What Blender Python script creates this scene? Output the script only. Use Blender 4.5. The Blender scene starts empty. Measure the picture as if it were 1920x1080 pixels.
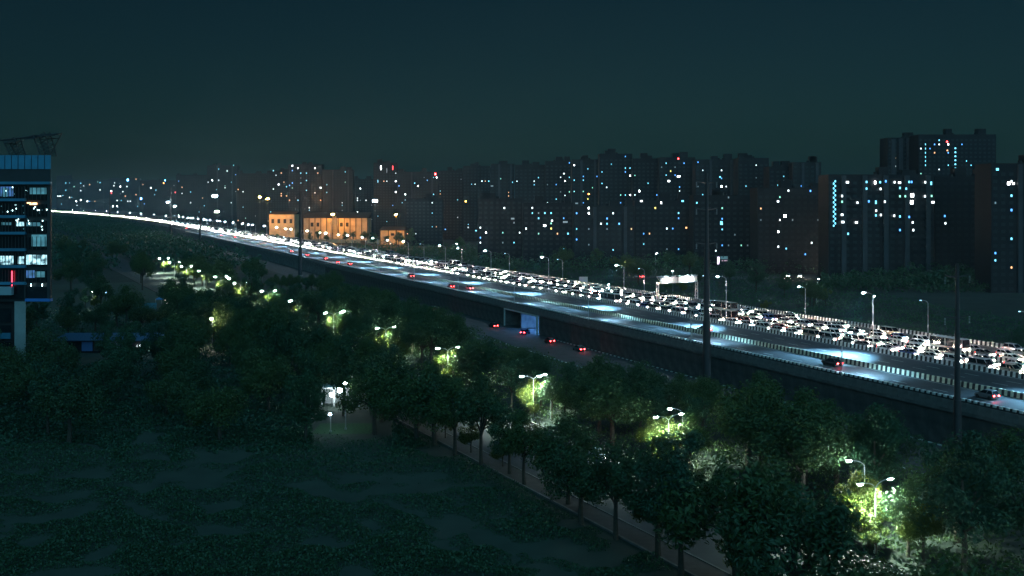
import bpy, math, random
from mathutils import Vector, Matrix
random.seed(11)
R = math.radians
sc = bpy.context.scene
C = sc.collection
# ------------------------------------------------------------------ camera
F, CX, HY, CZ = 1867.0, 960.0, 380.0, 39.0          # focal length and horizon in pixels of the 1920 wide photo, eye height
cam = bpy.data.cameras.new('camera'); co = bpy.data.objects.new('camera', cam); C.objects.link(co)
co.location = (0, 0, CZ); co.rotation_euler = (R(90), 0, 0)
cam.sensor_width = 36; cam.lens = 36 * F / 1920; cam.shift_y = (HY - 540) / 1920
cam.clip_start = 1; cam.clip_end = 12000
sc.camera = co
# ------------------------------------------------------------------ night sky, added fill glow, exposure
w = bpy.data.worlds.new('World'); sc.world = w; w.use_nodes = True
nt = w.node_tree; bg = nt.nodes['Background']
sky = nt.nodes.new('ShaderNodeTexSky'); sky.sky_type = 'NISHITA'; sky.sun_disc = False
sky.sun_elevation = R(38); sky.sun_rotation = R(200); sky.air_density = 1.0; sky.dust_density = 2.0
tint = nt.nodes.new('ShaderNodeMix'); tint.data_type = 'RGBA'; tint.blend_type = 'MULTIPLY'; tint.inputs[0].default_value = 1
nt.links.new(sky.outputs[0], tint.inputs[6]); tint.inputs[7].default_value = (0.27, 0.86, 0.92, 1)
nt.links.new(tint.outputs[2], bg.inputs[0]); bg.inputs[1].default_value = 0.0050
sun = bpy.data.lights.new('night_fill', 'SUN'); sun.energy = 1.15; sun.angle = R(100); sun.color = (0.20, 0.68, 1.0)  # unseen wide teal lamp added to lift the dark areas
so = bpy.data.objects.new('night_fill', sun); C.objects.link(so); so.rotation_euler = (R(42), 0, R(12))
vs = sc.view_settings; vs.view_transform = 'Standard'; vs.look = 'None'; vs.exposure = 0; vs.gamma = 1; vs.use_curve_mapping = False
sc.cycles.use_denoising = True
sc.cycles.max_bounces = 4; sc.cycles.diffuse_bounces = 2; sc.cycles.glossy_bounces = 2; sc.cycles.transmission_bounces = 2
sc.cycles.volume_bounces = 0; sc.cycles.transparent_max_bounces = 4
sc.cycles.use_light_tree = True; sc.cycles.caustics_reflective = False; sc.cycles.caustics_refractive = False
sc.cycles.sample_clamp_indirect = 4
# ------------------------------------------------------------------ helpers
def px(x, y, Y):                                     # a pixel of the photograph at depth Y
    return Vector(((x - CX) / F * Y, Y, CZ - (y - HY) / F * Y))
D = Vector((-0.418, 0.9085, 0)).normalized(); N = Vector((D.y, -D.x, 0))     # highway: along, across (away from the eye)
def rd(s, n, z=0): return D * s + N * (n - 2.6e-5 * max(0.0, s - 1500.0) ** 2) + Vector((0, 0, z))   # bends gently far away
DECK = 7.0
def s_at(x, n):                                      # highway station seen at column x on the line at offset n
    k = (x - CX) / F; Y = n / (N.x * k + N.y); return D.x * k * Y + D.y * Y
E_ = Vector((-0.468, 0.8837, 0)).normalized(); EN = Vector((E_.y, -E_.x, 0))  # tree lined road
def sr(s, n, z=0): return E_ * s + EN * n + Vector((0, 0, z))
ANG_D = math.atan2(D.y, D.x); ANG_E = math.atan2(E_.y, E_.x)

def mat(name, col, rough=0.7, metal=0.0, var=0.0, scale=3.0, bump=0.0, spec=0.5, objvar=0.0, coord='Object', stain=None):
    m = bpy.data.materials.new(name); m.use_nodes = True; t = m.node_tree; b = t.nodes['Principled BSDF']
    b.inputs['Roughness'].default_value = rough; b.inputs['Metallic'].default_value = metal
    b.inputs['Specular IOR Level'].default_value = spec
    c4 = (*col, 1)
    b.inputs['Base Color'].default_value = c4
    if var or bump or objvar:
        tc = t.nodes.new('ShaderNodeTexCoord'); nz = t.nodes.new('ShaderNodeTexNoise')
        nz.inputs['Scale'].default_value = scale; nz.inputs['Detail'].default_value = 6
        t.links.new(tc.outputs[coord], nz.inputs['Vector'])
        hs = t.nodes.new('ShaderNodeHueSaturation'); hs.inputs['Color'].default_value = c4
        mr = t.nodes.new('ShaderNodeMapRange'); mr.inputs[1].default_value = 0.3; mr.inputs[2].default_value = 0.7
        mr.inputs[3].default_value = 1 - var; mr.inputs[4].default_value = 1 + var
        t.links.new(nz.outputs['Fac'], mr.inputs[0])
        if objvar:
            oi = t.nodes.new('ShaderNodeObjectInfo'); m2 = t.nodes.new('ShaderNodeMath'); m2.operation = 'MULTIPLY_ADD'
            m2.inputs[1].default_value = objvar; m2.inputs[2].default_value = 0.5 - objvar / 2
            t.links.new(oi.outputs['Random'], m2.inputs[0]); t.links.new(m2.outputs[0], hs.inputs['Hue'])
        t.links.new(mr.outputs[0], hs.inputs['Value']); t.links.new(hs.outputs[0], b.inputs['Base Color'])
        if bump:
            bp = t.nodes.new('ShaderNodeBump'); bp.inputs['Strength'].default_value = bump; bp.inputs['Distance'].default_value = 0.05
            t.links.new(nz.outputs['Fac'], bp.inputs['Height']); t.links.new(bp.outputs[0], b.inputs['Normal'])
    return m
def emit(name, col, strength, base=(0.6, 0.6, 0.6)):
    m = bpy.data.materials.new(name); m.use_nodes = True; b = m.node_tree.nodes['Principled BSDF']
    b.inputs['Base Color'].default_value = (*base, 1); b.inputs['Roughness'].default_value = 0.4
    b.inputs['Emission Color'].default_value = (*col, 1); b.inputs['Emission Strength'].default_value = strength
    return m
def emit_var(name, col, strength, scale):            # a lit pane: curtains, furniture and people break up the light
    m = emit(name, col, strength); t = m.node_tree; b = t.nodes['Principled BSDF']
    tc = t.nodes.new('ShaderNodeTexCoord'); nz = t.nodes.new('ShaderNodeTexNoise'); nz.inputs['Scale'].default_value = scale; nz.inputs['Detail'].default_value = 3
    mr = t.nodes.new('ShaderNodeMapRange'); mr.inputs[1].default_value = 0.38; mr.inputs[2].default_value = 0.62; mr.inputs[3].default_value = 0.05; mr.inputs[4].default_value = strength
    t.links.new(tc.outputs['Object'], nz.inputs['Vector']); t.links.new(nz.outputs['Fac'], mr.inputs[0]); t.links.new(mr.outputs[0], b.inputs['Emission Strength'])
    return m
def foliage(name, c1, c2):
    m = bpy.data.materials.new(name); m.use_nodes = True; t = m.node_tree; b = t.nodes['Principled BSDF']
    out = t.nodes['Material Output']
    geo = t.nodes.new('ShaderNodeNewGeometry'); oi = t.nodes.new('ShaderNodeObjectInfo')
    ad = t.nodes.new('ShaderNodeMath'); ad.operation = 'ADD'; t.links.new(geo.outputs['Random Per Island'], ad.inputs[0]); t.links.new(oi.outputs['Random'], ad.inputs[1])
    mu = t.nodes.new('ShaderNodeMath'); mu.operation = 'MULTIPLY'; mu.inputs[1].default_value = 0.5; t.links.new(ad.outputs[0], mu.inputs[0])
    mx = t.nodes.new('ShaderNodeMix'); mx.data_type = 'RGBA'; mx.inputs[6].default_value = (*c1, 1); mx.inputs[7].default_value = (*c2, 1)
    t.links.new(mu.outputs[0], mx.inputs[0]); t.links.new(mx.outputs[2], b.inputs['Base Color'])
    b.inputs['Roughness'].default_value = 0.5
    tr = t.nodes.new('ShaderNodeBsdfTranslucent'); t.links.new(mx.outputs[2], tr.inputs[0])
    ms = t.nodes.new('ShaderNodeMixShader'); ms.inputs[0].default_value = 0.3
    t.links.new(b.outputs[0], ms.inputs[1]); t.links.new(tr.outputs[0], ms.inputs[2]); t.links.new(ms.outputs[0], out.inputs[0])
    return m

class MB:
    def __init__(s): s.v = []; s.f = []; s.m = []; s.cm = 0
    def face(s, pts):
        i = len(s.v); s.v += [tuple(p) for p in pts]; s.f.append(tuple(range(i, i + len(pts)))); s.m.append(s.cm)
    def hexa(s, c):                                  # 8 corners: bottom 4 ccw, top 4 ccw
        i = len(s.v); s.v += [tuple(p) for p in c]
        for q in ((3, 2, 1, 0), (4, 5, 6, 7), (0, 1, 5, 4), (1, 2, 6, 5), (2, 3, 7, 6), (3, 0, 4, 7)):
            s.f.append(tuple(i + k for k in q)); s.m.append(s.cm)
    def box(s, x0, x1, y0, y1, z0, z1):
        s.hexa([(x0, y0, z0), (x1, y0, z0), (x1, y1, z0), (x0, y1, z0), (x0, y0, z1), (x1, y0, z1), (x1, y1, z1), (x0, y1, z1)])
    def slab(s, fn, s0, s1, n0, n1, z0, z1):         # a box in road coordinates
        if fn is rd and s1 > 1500 and s1 - s0 > 150:
            k = int((s1 - s0) / 140) + 1
            for q in range(k): s.slab(fn, s0 + (s1 - s0) * q / k, s0 + (s1 - s0) * (q + 1) / k, n0, n1, z0, z1)
            return
        s.hexa([fn(s0, n0, z0), fn(s0, n1, z0), fn(s1, n1, z0), fn(s1, n0, z0), fn(s0, n0, z1), fn(s0, n1, z1), fn(s1, n1, z1), fn(s1, n0, z1)])
    def tube(s, pts, rad, k=8, cap=True):
        pts = [Vector(p) for p in pts]
        if not isinstance(rad, (list, tuple)): rad = [rad] * len(pts)
        i0 = len(s.v)
        for j, p in enumerate(pts):
            d = (pts[min(j + 1, len(pts) - 1)] - pts[max(j - 1, 0)]).normalized()
            a = d.orthogonal().normalized() if abs(d.z) < 0.95 else d.cross(Vector((0, 1, 0))).normalized()
            b = d.cross(a)
            for q in range(k):
                t = 2 * math.pi * q / k
                s.v.append(tuple(p + (a * math.cos(t) + b * math.sin(t)) * rad[j]))
        for j in range(len(pts) - 1):
            for q in range(k):
                s.f.append((i0 + j * k + q, i0 + j * k + (q + 1) % k, i0 + (j + 1) * k + (q + 1) % k, i0 + (j + 1) * k + q)); s.m.append(s.cm)
        if cap:
            s.f.append(tuple(i0 + q for q in range(k))[::-1]); s.m.append(s.cm)
            s.f.append(tuple(i0 + (len(pts) - 1) * k + q for q in range(k))); s.m.append(s.cm)
    def ball(s, c, rx, ry, rz, nu=10, nv=6):
        i0 = len(s.v)
        for a in range(nv + 1):
            t = math.pi * a / nv
            for q in range(nu):
                p = 2 * math.pi * q / nu
                s.v.append((c[0] + rx * math.sin(t) * math.cos(p), c[1] + ry * math.sin(t) * math.sin(p), c[2] + rz * math.cos(t)))
        for a in range(nv):
            for q in range(nu):
                s.f.append((i0 + a * nu + q, i0 + (a + 1) * nu + q, i0 + (a + 1) * nu + (q + 1) % nu, i0 + a * nu + (q + 1) % nu)); s.m.append(s.cm)
    def mesh(s, name, mats):
        me = bpy.data.meshes.new(name); me.from_pydata(s.v, [], s.f)
        for m in (mats if isinstance(mats, (list, tuple)) else [mats]): me.materials.append(m)
        if any(s.m): me.polygons.foreach_set('material_index', s.m)
        me.validate(); me.update(); return me
    def build(s, name, mats, parent=None, kind=None):
        return link(name, s.mesh(name, mats), parent, kind)
def link(name, data, parent=None, kind=None):
    o = bpy.data.objects.new(name, data); C.objects.link(o)
    if parent: o.parent = parent
    if kind: o['kind'] = kind
    return o
def tag(o, label, cat, group=None):
    o['label'] = label; o['category'] = cat
    if group: o['group'] = group
    return o
def thing(name, label, cat, loc=(0, 0, 0), rz=0, group=None):
    o = link(name, None); o.location = loc; o.rotation_euler = (0, 0, rz); o.empty_display_size = 0.5
    return tag(o, label, cat, group)
def dup(root, loc, rz, label, scale=1, group=None):
    r = root.copy(); C.objects.link(r); r.location = loc; r.rotation_euler = (0, 0, rz); r.scale = (scale,) * 3 if not isinstance(scale, tuple) else scale
    r['label'] = label
    if group: r['group'] = group
    for ch in KIDS[root.name]:
        c = ch.copy(); C.objects.link(c); c.parent = r
        for g in KIDS.get(ch.name, ()):
            d = g.copy(); C.objects.link(d); d.parent = c
    return r
KIDS = {}
def note(root):
    KIDS[root.name] = list(root.children)
    for ch in root.children:
        if ch.children: KIDS[ch.name] = list(ch.children)
    return root
def spot(name, parent, loc, target, power, col, size, blend=0.6, radius=0.15):
    l = bpy.data.lights.new(name, 'SPOT'); l.energy = power; l.color = col; l.spot_size = R(size); l.spot_blend = blend; l.shadow_soft_size = radius
    o = link(name, l, parent); o.location = loc
    o.rotation_euler = (Vector(target) - Vector(loc)).to_track_quat('-Z', 'Y').to_euler()
    return o
def ordinal(k): return f"{k}{'th' if 10 <= k % 100 <= 20 else {1: 'st', 2: 'nd', 3: 'rd'}.get(k % 10, 'th')}"

# ------------------------------------------------------------------ materials
M = {}
M['ground'] = mat('dark_soil', (0.022, 0.032, 0.024), 0.95, var=0.35, scale=0.08)
M['lawn'] = mat('lawn', (0.040, 0.056, 0.040), 0.95, var=0.2, scale=0.3)
M['asphalt'] = mat('asphalt', (0.044, 0.049, 0.056), 0.55, var=0.3, scale=0.5, bump=0.15)
M['asphalt_old'] = mat('old_asphalt', (0.05, 0.05, 0.052), 0.85, var=0.3, scale=0.35, bump=0.15)
M['pave'] = mat('paving', (0.075, 0.06, 0.055), 0.85, var=0.25, scale=1.2)
M['concrete'] = mat('concrete', (0.17, 0.16, 0.15), 0.85, var=0.35, scale=0.6, bump=0.2)
M['wallpanel'] = mat('wall_panel', (0.085, 0.078, 0.072), 0.9, var=0.4, scale=0.5)
M['white'] = mat('white_paint', (0.62, 0.63, 0.60), 0.6, var=0.25, scale=2.5)
M['cream'] = mat('cream_paint', (0.60, 0.60, 0.44), 0.6, var=0.2, scale=2.5)
M['black'] = mat('black_paint', (0.018, 0.018, 0.02), 0.6, var=0.2, scale=2.5)
M['steel'] = mat('galvanised_steel', (0.40, 0.42, 0.43), 0.4, 0.6)
M['darksteel'] = mat('dark_steel', (0.045, 0.047, 0.05), 0.55, 0.3)
M['bark'] = mat('bark', (0.07, 0.055, 0.04), 0.9, var=0.3, scale=4)
M['leaf1'] = foliage('leaf_green', (0.034, 0.085, 0.042), (0.085, 0.130, 0.030))
M['leaf2'] = foliage('leaf_blue_green', (0.026, 0.085, 0.055), (0.055, 0.12, 0.042))
M['leaf3'] = foliage('leaf_yellow_green', (0.06, 0.10, 0.015), (0.13, 0.14, 0.02))
M['glass'] = mat('dark_glass', (0.012, 0.018, 0.022), 0.08, spec=0.6)
M['tyre'] = mat('tyre', (0.02, 0.02, 0.02), 0.8)
M['bwall'] = mat('render_wall', (0.020, 0.021, 0.023), 0.9, var=0.2, scale=0.1)
M['bwall2'] = mat('render_wall_pale', (0.028, 0.028, 0.029), 0.9, var=0.2, scale=0.1)
M['bwall3'] = mat('render_wall_dark', (0.016, 0.017, 0.019), 0.9, var=0.2, scale=0.1)
M['pier'] = mat('pale_pier', (0.06, 0.062, 0.066), 0.9, var=0.15, scale=0.2)
M['dwin'] = mat('unlit_window', (0.012, 0.016, 0.018), 0.3)
M['lamp'] = emit('led_lens', (0.75, 1.0, 0.92), 420)
M['lampfar'] = emit('led_lens_far', (0.72, 0.92, 1.0), 900)
M['lampwarm'] = emit('warm_lens', (1.0, 0.90, 0.74), 900)
M['lampdim'] = emit('dim_lens', (0.35, 0.7, 1.0), 4)
M['sodium'] = emit('sodium_lens', (1.0, 0.36, 0.04), 3600)
M['head'] = emit('headlight_lens', (1.0, 0.78, 0.60), 2600); M['headdim'] = emit('dim_headlight', (1, .8, .7), 60)
M['tail'] = emit('tail_lens', (1.0, 0.03, 0.03), 75)
for nm, c, st in (('W', (0.9, 0.96, 1.0), 14), ('w', (0.85, 0.95, 1.0), 3.2), ('c', (0.16, 0.62, 0.85), 2.6), ('b', (0.08, 0.35, 1.0), 2.6), ('o', (1.0, 0.42, 0.14), 2.4),
                  ('O', (1.0, 0.34, 0.06), 14), ('y', (1.0, 0.75, 0.12), 3), ('Y', (1.0, 0.6, 0.08), 18), ('g', (0.35, 0.95, 0.7), 1.6), ('r', (1, 0.04, 0.04), 6), ('R', (1, 0.04, 0.04), 25), ('B', (0.12, 0.4, 1.0), 22), ('d', (0.5, 0.6, 0.65), 0.35)):
    M['win_' + nm] = emit('facade_light_' + nm, c, st); M['win_' + nm].cycles.emission_sampling = 'NONE'
CARCOL = {'white': (0.62, 0.62, 0.60), 'silver': (0.42, 0.43, 0.44), 'grey': (0.14, 0.145, 0.15), 'black': (0.02, 0.02, 0.022), 'red': (0.30, 0.02, 0.02), 'blue': (0.03, 0.06, 0.22), 'beige': (0.42, 0.36, 0.27)}
for k, c in CARCOL.items(): M['car_' + k] = mat('car_paint_' + k, c, 0.28, 0.15 if k in ('silver', 'grey') else 0, spec=0.6)

# ------------------------------------------------------------------ ground
g = MB(); g.face([(-5000, -300, 0), (5000, -300, 0), (5000, 7000, 0), (-5000, 7000, 0)]); g.build('ground', M['ground'], kind='structure')
g = MB(); g.face([sr(-200, -260, .004), sr(-200, 65.2, .004), sr(520, 65.2, .004), sr(520, -260, .004)]); g.build('lawn', M['lawn'], kind='structure')
# ------------------------------------------------------------------ elevated highway
S0, S1 = 40, 4300
NB = [189.5, 173.0, 160.0, 143.5, 131.0]              # barrier lines, far to near
UP0, UP1 = 264.5, 288.5                               # the underpass
hw = MB()
hw.slab(rd, S0, S1, 130.2, 190.3, 5.75, DECK)
highway = hw.build('highway', M['asphalt'], kind='structure')
wl = MB()
for a, b in ((S0, UP0), (UP1, S1)):
    wl.slab(rd, a, b, 130.6, 190.0, 0, 5.74)
emb = wl.build('embankment', M['concrete'], kind='structure')
# underpass soffit and side walls are the embankment ends; a lit back wall stands in it
# wall facing panels, proud of the embankment, one by one
def wallpanels(a, b):
    s = a; k = 0
    me = None
    while s < b - 0.1:
        L = min(4.0, b - s)
        m = MB(); m.hexa([(0.03, -0.10, 0.02), (L - 0.03, -0.10, 0.02), (L - 0.03, 0.0, 0.02), (0.03, 0.0, 0.02), (0.03, -0.10, 5.2), (L - 0.03, -0.10, 5.2), (L - 0.03, 0, 5.2), (0.03, 0, 5.2)])
        if L < 3.99 or me is None:
            d = m.mesh('wall_panel', M['wallpanel'])
            if L >= 3.99: me = d
        else: d = me
        o = link('wall_panel', d, emb); o.location = rd(s + 0, 130.6 - random.uniform(0.0, 0.025)); o.rotation_euler = (0, 0, ANG_D)
        o.location = rd(s, 130.5 - random.uniform(0, .02)); k += 1
        s += 4.0
# local +x along D, local +y is to the left of D, that is towards the eye
def wallpanels2(a, b):
    cache = {}
    s = a
    while s < b - 0.2:
        L = round(min(4.0, b - s), 2)
        if L not in cache:
            m = MB(); m.box(0.03, L - 0.03, 0.0, 0.10, 0.02, 5.25); cache[L] = m.mesh('wall_panel', M['wallpanel'])
        o = link('wall_panel', cache[L], emb); o.location = rd(s, 130.595 - random.uniform(0, .03)); o.rotation_euler = (0, 0, ANG_D)
        s += 4.0
wallpanels2(60, UP0); wallpanels2(UP1, 520)
# edge beam of the deck
m = MB(); m.slab(rd, S0, 1800, 130.0, 130.19, 5.6, 6.98); m.build('edge_beam', M['concrete'], highway)
# lane markings
dash = MB(); dash.box(0, 3.2, -0.09, 0.09, 0, 0.004); dm = dash.mesh('lane_marking', M['white'])
for n in (148.0, 151.6, 155.2, 137.2):
    s = 95
    while s < 420:
        o = link('lane_marking', dm, highway); o.location = rd(s, n, DECK + 0.004); o.rotation_euler = (0, 0, ANG_D); s += 9.0
m = MB()
for n in (148.0, 151.6, 155.2, 137.2, 163.5, 167, 170.3, 177.2, 181, 185):
    s = 420 if n < 156 else 95
    while s < 1500:
        m.slab(rd, s, s + 3.2, n - .09, n + .09, DECK + .001, DECK + .005); s += 9
for n in (131.9, 142.5, 144.4, 159.1, 161.0, 172.1, 174, 188.4):
    m.slab(rd, S0, 1800, n - .08, n + .08, DECK + .001, DECK + .005)
o = m.build('lane_line', M['white'], highway); o['kind'] = 'stuff'
# barriers with black and white painted blocks
PITCH = 1.16
BL = [('far outer concrete barrier painted in black and white blocks, beside dark scrubland', 0.95, 'white'),
      ('black and white painted barrier between the two streams of headlights', 0.95, 'white'),
      ('black and white painted median barrier with dark rail and posts', 0.95, 'white'),
      ('cream and black striped barrier between the empty lanes and the slip lane', 0.9, 'cream'),
      ('near edge parapet of the highway with short white dashes', 0.75, 'white')]
blk = MB(); blk.hexa([(0, -.26, 0), (.58, -.26, 0), (.58, .26, 0), (0, .26, 0), (0, -.12, .95), (.58, -.12, .95), (.58, .12, .95), (0, .12, .95)])
for i, n in enumerate(NB):
    t = thing('concrete_barrier', BL[i][0], 'barrier', rd(S0, n, DECK), ANG_D, 'painted barriers along the highway')
    L = 1400
    core = MB(); core.hexa([(0, -.245, 0), (L, -.245, 0), (L, .245, 0), (0, .245, 0), (0, -.105, .94), (L, -.105, .94), (L, .105, .94), (0, .105, .94)])
    core.build('barrier_core', M['black'], t)
    pm = blk.mesh('painted_block', M[BL[i][2]])
    if i == 4:
        p5 = MB(); p5.box(0, .58, -.30, .30, .60, .97); pm = p5.mesh('painted_block', M['white'])
    rest = MB(); sx = max(0, s_at(1935, n) - S0); sx -= sx % PITCH; cnt = 0; s = sx
    base = pm
    bv = [v.co.copy() for v in base.vertices]; bf = [tuple(p.vertices) for p in base.polygons]
    while s < 1100:
        if cnt < 110:
            o = link('painted_block', pm, t); o.location = (s + random.uniform(-.02, .02), 0, random.uniform(0, .02)); cnt += 1
        else:
            k = len(rest.v); rest.v += [(v.x + s, v.y, v.z) for v in bv]; rest.f += [tuple(k + a for a in f) for f in bf]; rest.m += [0] * len(bf)
        s += PITCH
    rest.build('painted_blocks_far', M[BL[i][2]], t, 'stuff')
    if i == 2:
        r_ = MB(); r_.box(0, L, -.05, .05, 1.28, 1.38); r_.build('rail', M['darksteel'], t)
        po = MB(); po.box(-.09, .09, -.09, .09, .9, 1.95); pmz = po.mesh('post', M['darksteel'])
        s = sx
        while s < 520: o = link('post', pmz, t); o.location = (s, 0, 0); s += 4.9
    if i == 4:                                        # steel guard panels hanging over the edge
        pa = MB(); pa.box(.02, 2.3, .0, .08, -.9, .55); pmz = pa.mesh('side_panel', M['concrete'])
        s = sx
        while s < 460: o = link('side_panel', pmz, t); o.location = (s, 1.02, 0); s += 2.34
# service road at the foot of the wall, underpass road
m = MB(); m.face([rd(40, 113, .008), rd(40, 129.9, .008), rd(1500, 129.9, .008), rd(1500, 113, .008)])
m.face([rd(UP0 + .6, 129.95, .008), rd(UP0 + .6, 215, .008), rd(UP1 - .6, 215, .008), rd(UP1 - .6, 129.95, .008)])
wallroad = m.build('road', M['asphalt_old'], kind='structure')
kb = MB(); kb.box(0, .95, -.15, .15, 0, .16); kw = kb.mesh('kerb_stone', M['white']); kbk = kb.mesh('kerb_stone', M['black'])
kerb = thing('painted_kerb', 'black and white kerb along the road below the highway wall', 'kerb', rd(70, 113.2, 0), ANG_D)
for k in range(290):
    o = link('kerb_stone', kw if k % 2 else kbk, kerb); o.location = (k * .98, 0, 0)
kerb2 = thing('painted_kerb', 'black and white kerb at the foot of the highway wall', 'kerb', rd(70, 129.3, 0), ANG_D)
for k in range(190):
    o = link('kerb_stone', kw if k % 2 else kbk, kerb2); o.location = (k * .98, 0, 0)
# underpass: lit end wall panel, portal frame, pillar and lamp
up = thing('underpass_portal', 'pale concrete portal frame round the blue lit underpass', 'portal', rd(UP0, 130.2, 0), ANG_D)
L = UP1 - UP0
m = MB(); m.box(0.02, 0.5, 0, .35, 0, 5.2); m.box(L - .5, L - .02, 0, .35, 0, 5.2); m.box(.02, L - .02, 0, .35, 5.2, 5.58); m.build('frame', M['white'], up)
m = MB(); m.box(L * .62, L * .62 + .6, -14, -1.5, 0, 5.7); m.build('pier_wall', M['concrete'], up)
ul = thing('ceiling_lamp', 'blue white lamp under the highway deck inside the underpass', 'lamp', rd(UP0 + 8, 135, 5.4), ANG_D)
m = MB(); m.box(-.6, .6, -.15, .15, .0, .12); m.build('lens', emit('blue_lens', (.25, .55, 1), 60), ul)
l = bpy.data.lights.new('underpass_light', 'AREA'); l.energy = 2600; l.color = (.1, .36, 1); l.size = 1.2; o = link('underpass_light', l, ul); o.location = (0, 0, -.05)

# ------------------------------------------------------------------ lamps
def lamp_proto(name, height, arms, reach, lens, double=False, poleR=(.11, .06)):
    pass
def make_lamp(name, label, cat, group, height, angles, reach, lens, head=(.42, .2, .13), curve=True, poler=.1):
    t = thing(name, label, cat, group=group)
    m = MB(); m.tube([(0, 0, 0), (0, 0, .3)], poler * 2.0, 8); m.tube([(0, 0, .25), (0, 0, height * .5), (0, 0, height - (.9 if curve else .1))], [poler, poler * .8, poler * .6], 8); m.build('pole', M['steel'], t)
    for a in angles:
        m = MB(); pts = []
        for k in range(7):
            u = k / 6; r = reach * math.sin(u * math.pi / 2) if curve else reach * u
            z = height - .9 + (1 - math.cos(u * math.pi / 2)) * .0 + .9 * math.sin(u * math.pi * .5) if curve else height - .1 + .25 * u
            rr = reach * (1 - math.cos(u * math.pi / 2)) if curve else r
            pts.append((rr * math.cos(a), rr * math.sin(a), z))
        m.tube(pts, [poler * .6] * 3 + [poler * .5] * 4, 6); m.build('arm', M['steel'], t)
        hd = link('lamp_head', None, t)
        hx = reach + head[0] * .8
        mm = MB(); mm.ball((0, 0, .04), head[0] * 1.0, head[1] * 1.0, .07, 10, 4)
        h = mm.build('lamp_head', M['steel'], t); bpy.data.objects.remove(hd)
        h.location = (hx * math.cos(a), hx * math.sin(a), height + .02); h.rotation_euler = (0, 0, a)
        mm = MB(); mm.ball((0, 0, -.05), head[0] * .98, head[1] * .98, head[2], 12, 6); mm.build('lens', lens, h)
    return note(t)
# double lamps on the verge of the tree lined road
proto = make_lamp('double_street_lamp', 'double armed street lamp, nearest and largest, beside the tree lined road', 'street lamp', 'double lamps of the tree lined road', 8.0, (0, math.pi), 2.0, M['lamp'])
DL = []
for k in range(-1, 14):
    s = 79 + (38.6 if k > 0 else 28.0) * k; p = sr(s, 87.6 + 0.6 * math.sin(k * 2.1)); DL.append(p)
    lab = ['double armed street lamp, nearest to the camera, just past the right edge', 'double armed street lamp, largest in view at lower right, beside its tree'][k + 1] if k < 1 else f'double armed street lamp, {ordinal(k + 1)} from the right along the tree lined road'
    if k == -1: o = proto; o.location = p; o.rotation_euler = (0, 0, ANG_E - math.pi / 2); o['label'] = lab
    else: o = dup(proto, p, ANG_E - math.pi / 2 + random.uniform(-.06, .06), lab)
for o in [o_ for o_ in sc.objects if o_.name.startswith('double_street_lamp')]:
    for sg in (-1, 1): spot('lamp_beam', o, (sg * 2.34, 0, 7.78), (sg * 2.6, 0, 0), 20000, (.74, 1.0, .80), 146, .7, .2)
# single lamps on the far side of the same road
single = make_lamp('street_lamp', '', 'street lamp', 'single lamps among the trees', 8.0, (math.pi,), 1.8, M['lampfar'], head=(.34, .2, .14))
for k, (x, y, lab) in enumerate(((1590, 862, 'single arm lamp shining cold white just behind the largest double lamp'), (1255, 765, 'single arm lamp shining cold white behind the second double lamp'), (1012, 704, 'small single arm lamp behind the third double lamp'), (645, 583, 'single arm lamp beside the sixth double lamp'), (430, 522, 'single arm lamp beside the far double lamps'))):
    p = px(x, y, 31 * F / (y - HY)); p.z = 0; p.x += 2.0
    if k == 0: single.location = p; single.rotation_euler = (0, 0, 0.2); single['label'] = lab
    else: dup(single, p, 0.2, lab)
# near edge lamps of the highway: one lens per head, narrow core spot added to peak the pool
hl = make_lamp('highway_lamp', '', 'street lamp', 'lamps along the near edge of the highway', 8.6, (0,), 1.7, M['lampfar'], head=(.38, .2, .14), poler=.12)
k = 0; s = 92.5
near_s = []
while s < 1500:
    near_s.append(s); s += 47.5
for k, s in enumerate(near_s):
    lab = f'slim lamp post on the near edge of the highway, {ordinal(k + 1)} from the right'
    p = rd(s, 130.75, DECK - .4)
    if k == 0: o = hl; o.location = p; o.rotation_euler = (0, 0, ANG_D - math.pi / 2); o['label'] = lab
    else: o = dup(hl, p, ANG_D - math.pi / 2, lab)
    if s < 1100:
        spot('lamp_beam', o, (2.0, 0, 8.45), (5.4, 0.0, .4), 80000, (.30, .70, 1.0), 92, 1.0); spot('lamp_beam', o, (2.1, 0, 8.45), (5.0, 0.0, .4), 70000, (.42, .78, 1.0), 50, 1.0)
# tall lamps standing in the median
ml = make_lamp('median_lamp', '', 'street lamp', 'tall lamps in the highway median', 11.8, (math.pi,), 2.4, M['lampfar'], head=(.42, .24, .17), poler=.13)
for k in range(26):
    s = 110.5 + 51.5 * k; p = rd(s, 160.0, DECK + .95)
    lab = f'tall lamp post in the median of the highway, {ordinal(k + 1)} from the right'
    if k == 0: o = ml; o.location = p; o.rotation_euler = (0, 0, ANG_D - math.pi / 2); o['label'] = lab
    else: o = dup(ml, p, ANG_D - math.pi / 2, lab)
    if s < 1100:
        spot('lamp_beam', o, (-2.9, 0, 11.5), (-11.0, 0.0, -.9), 150000, (.28, .68, 1.0), 80, 1.0); spot('lamp_beam', o, (-2.95, 0, 11.5), (-10.0, 0.0, -.9), 150000, (.40, .76, 1.0), 44, 1.0)
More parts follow.
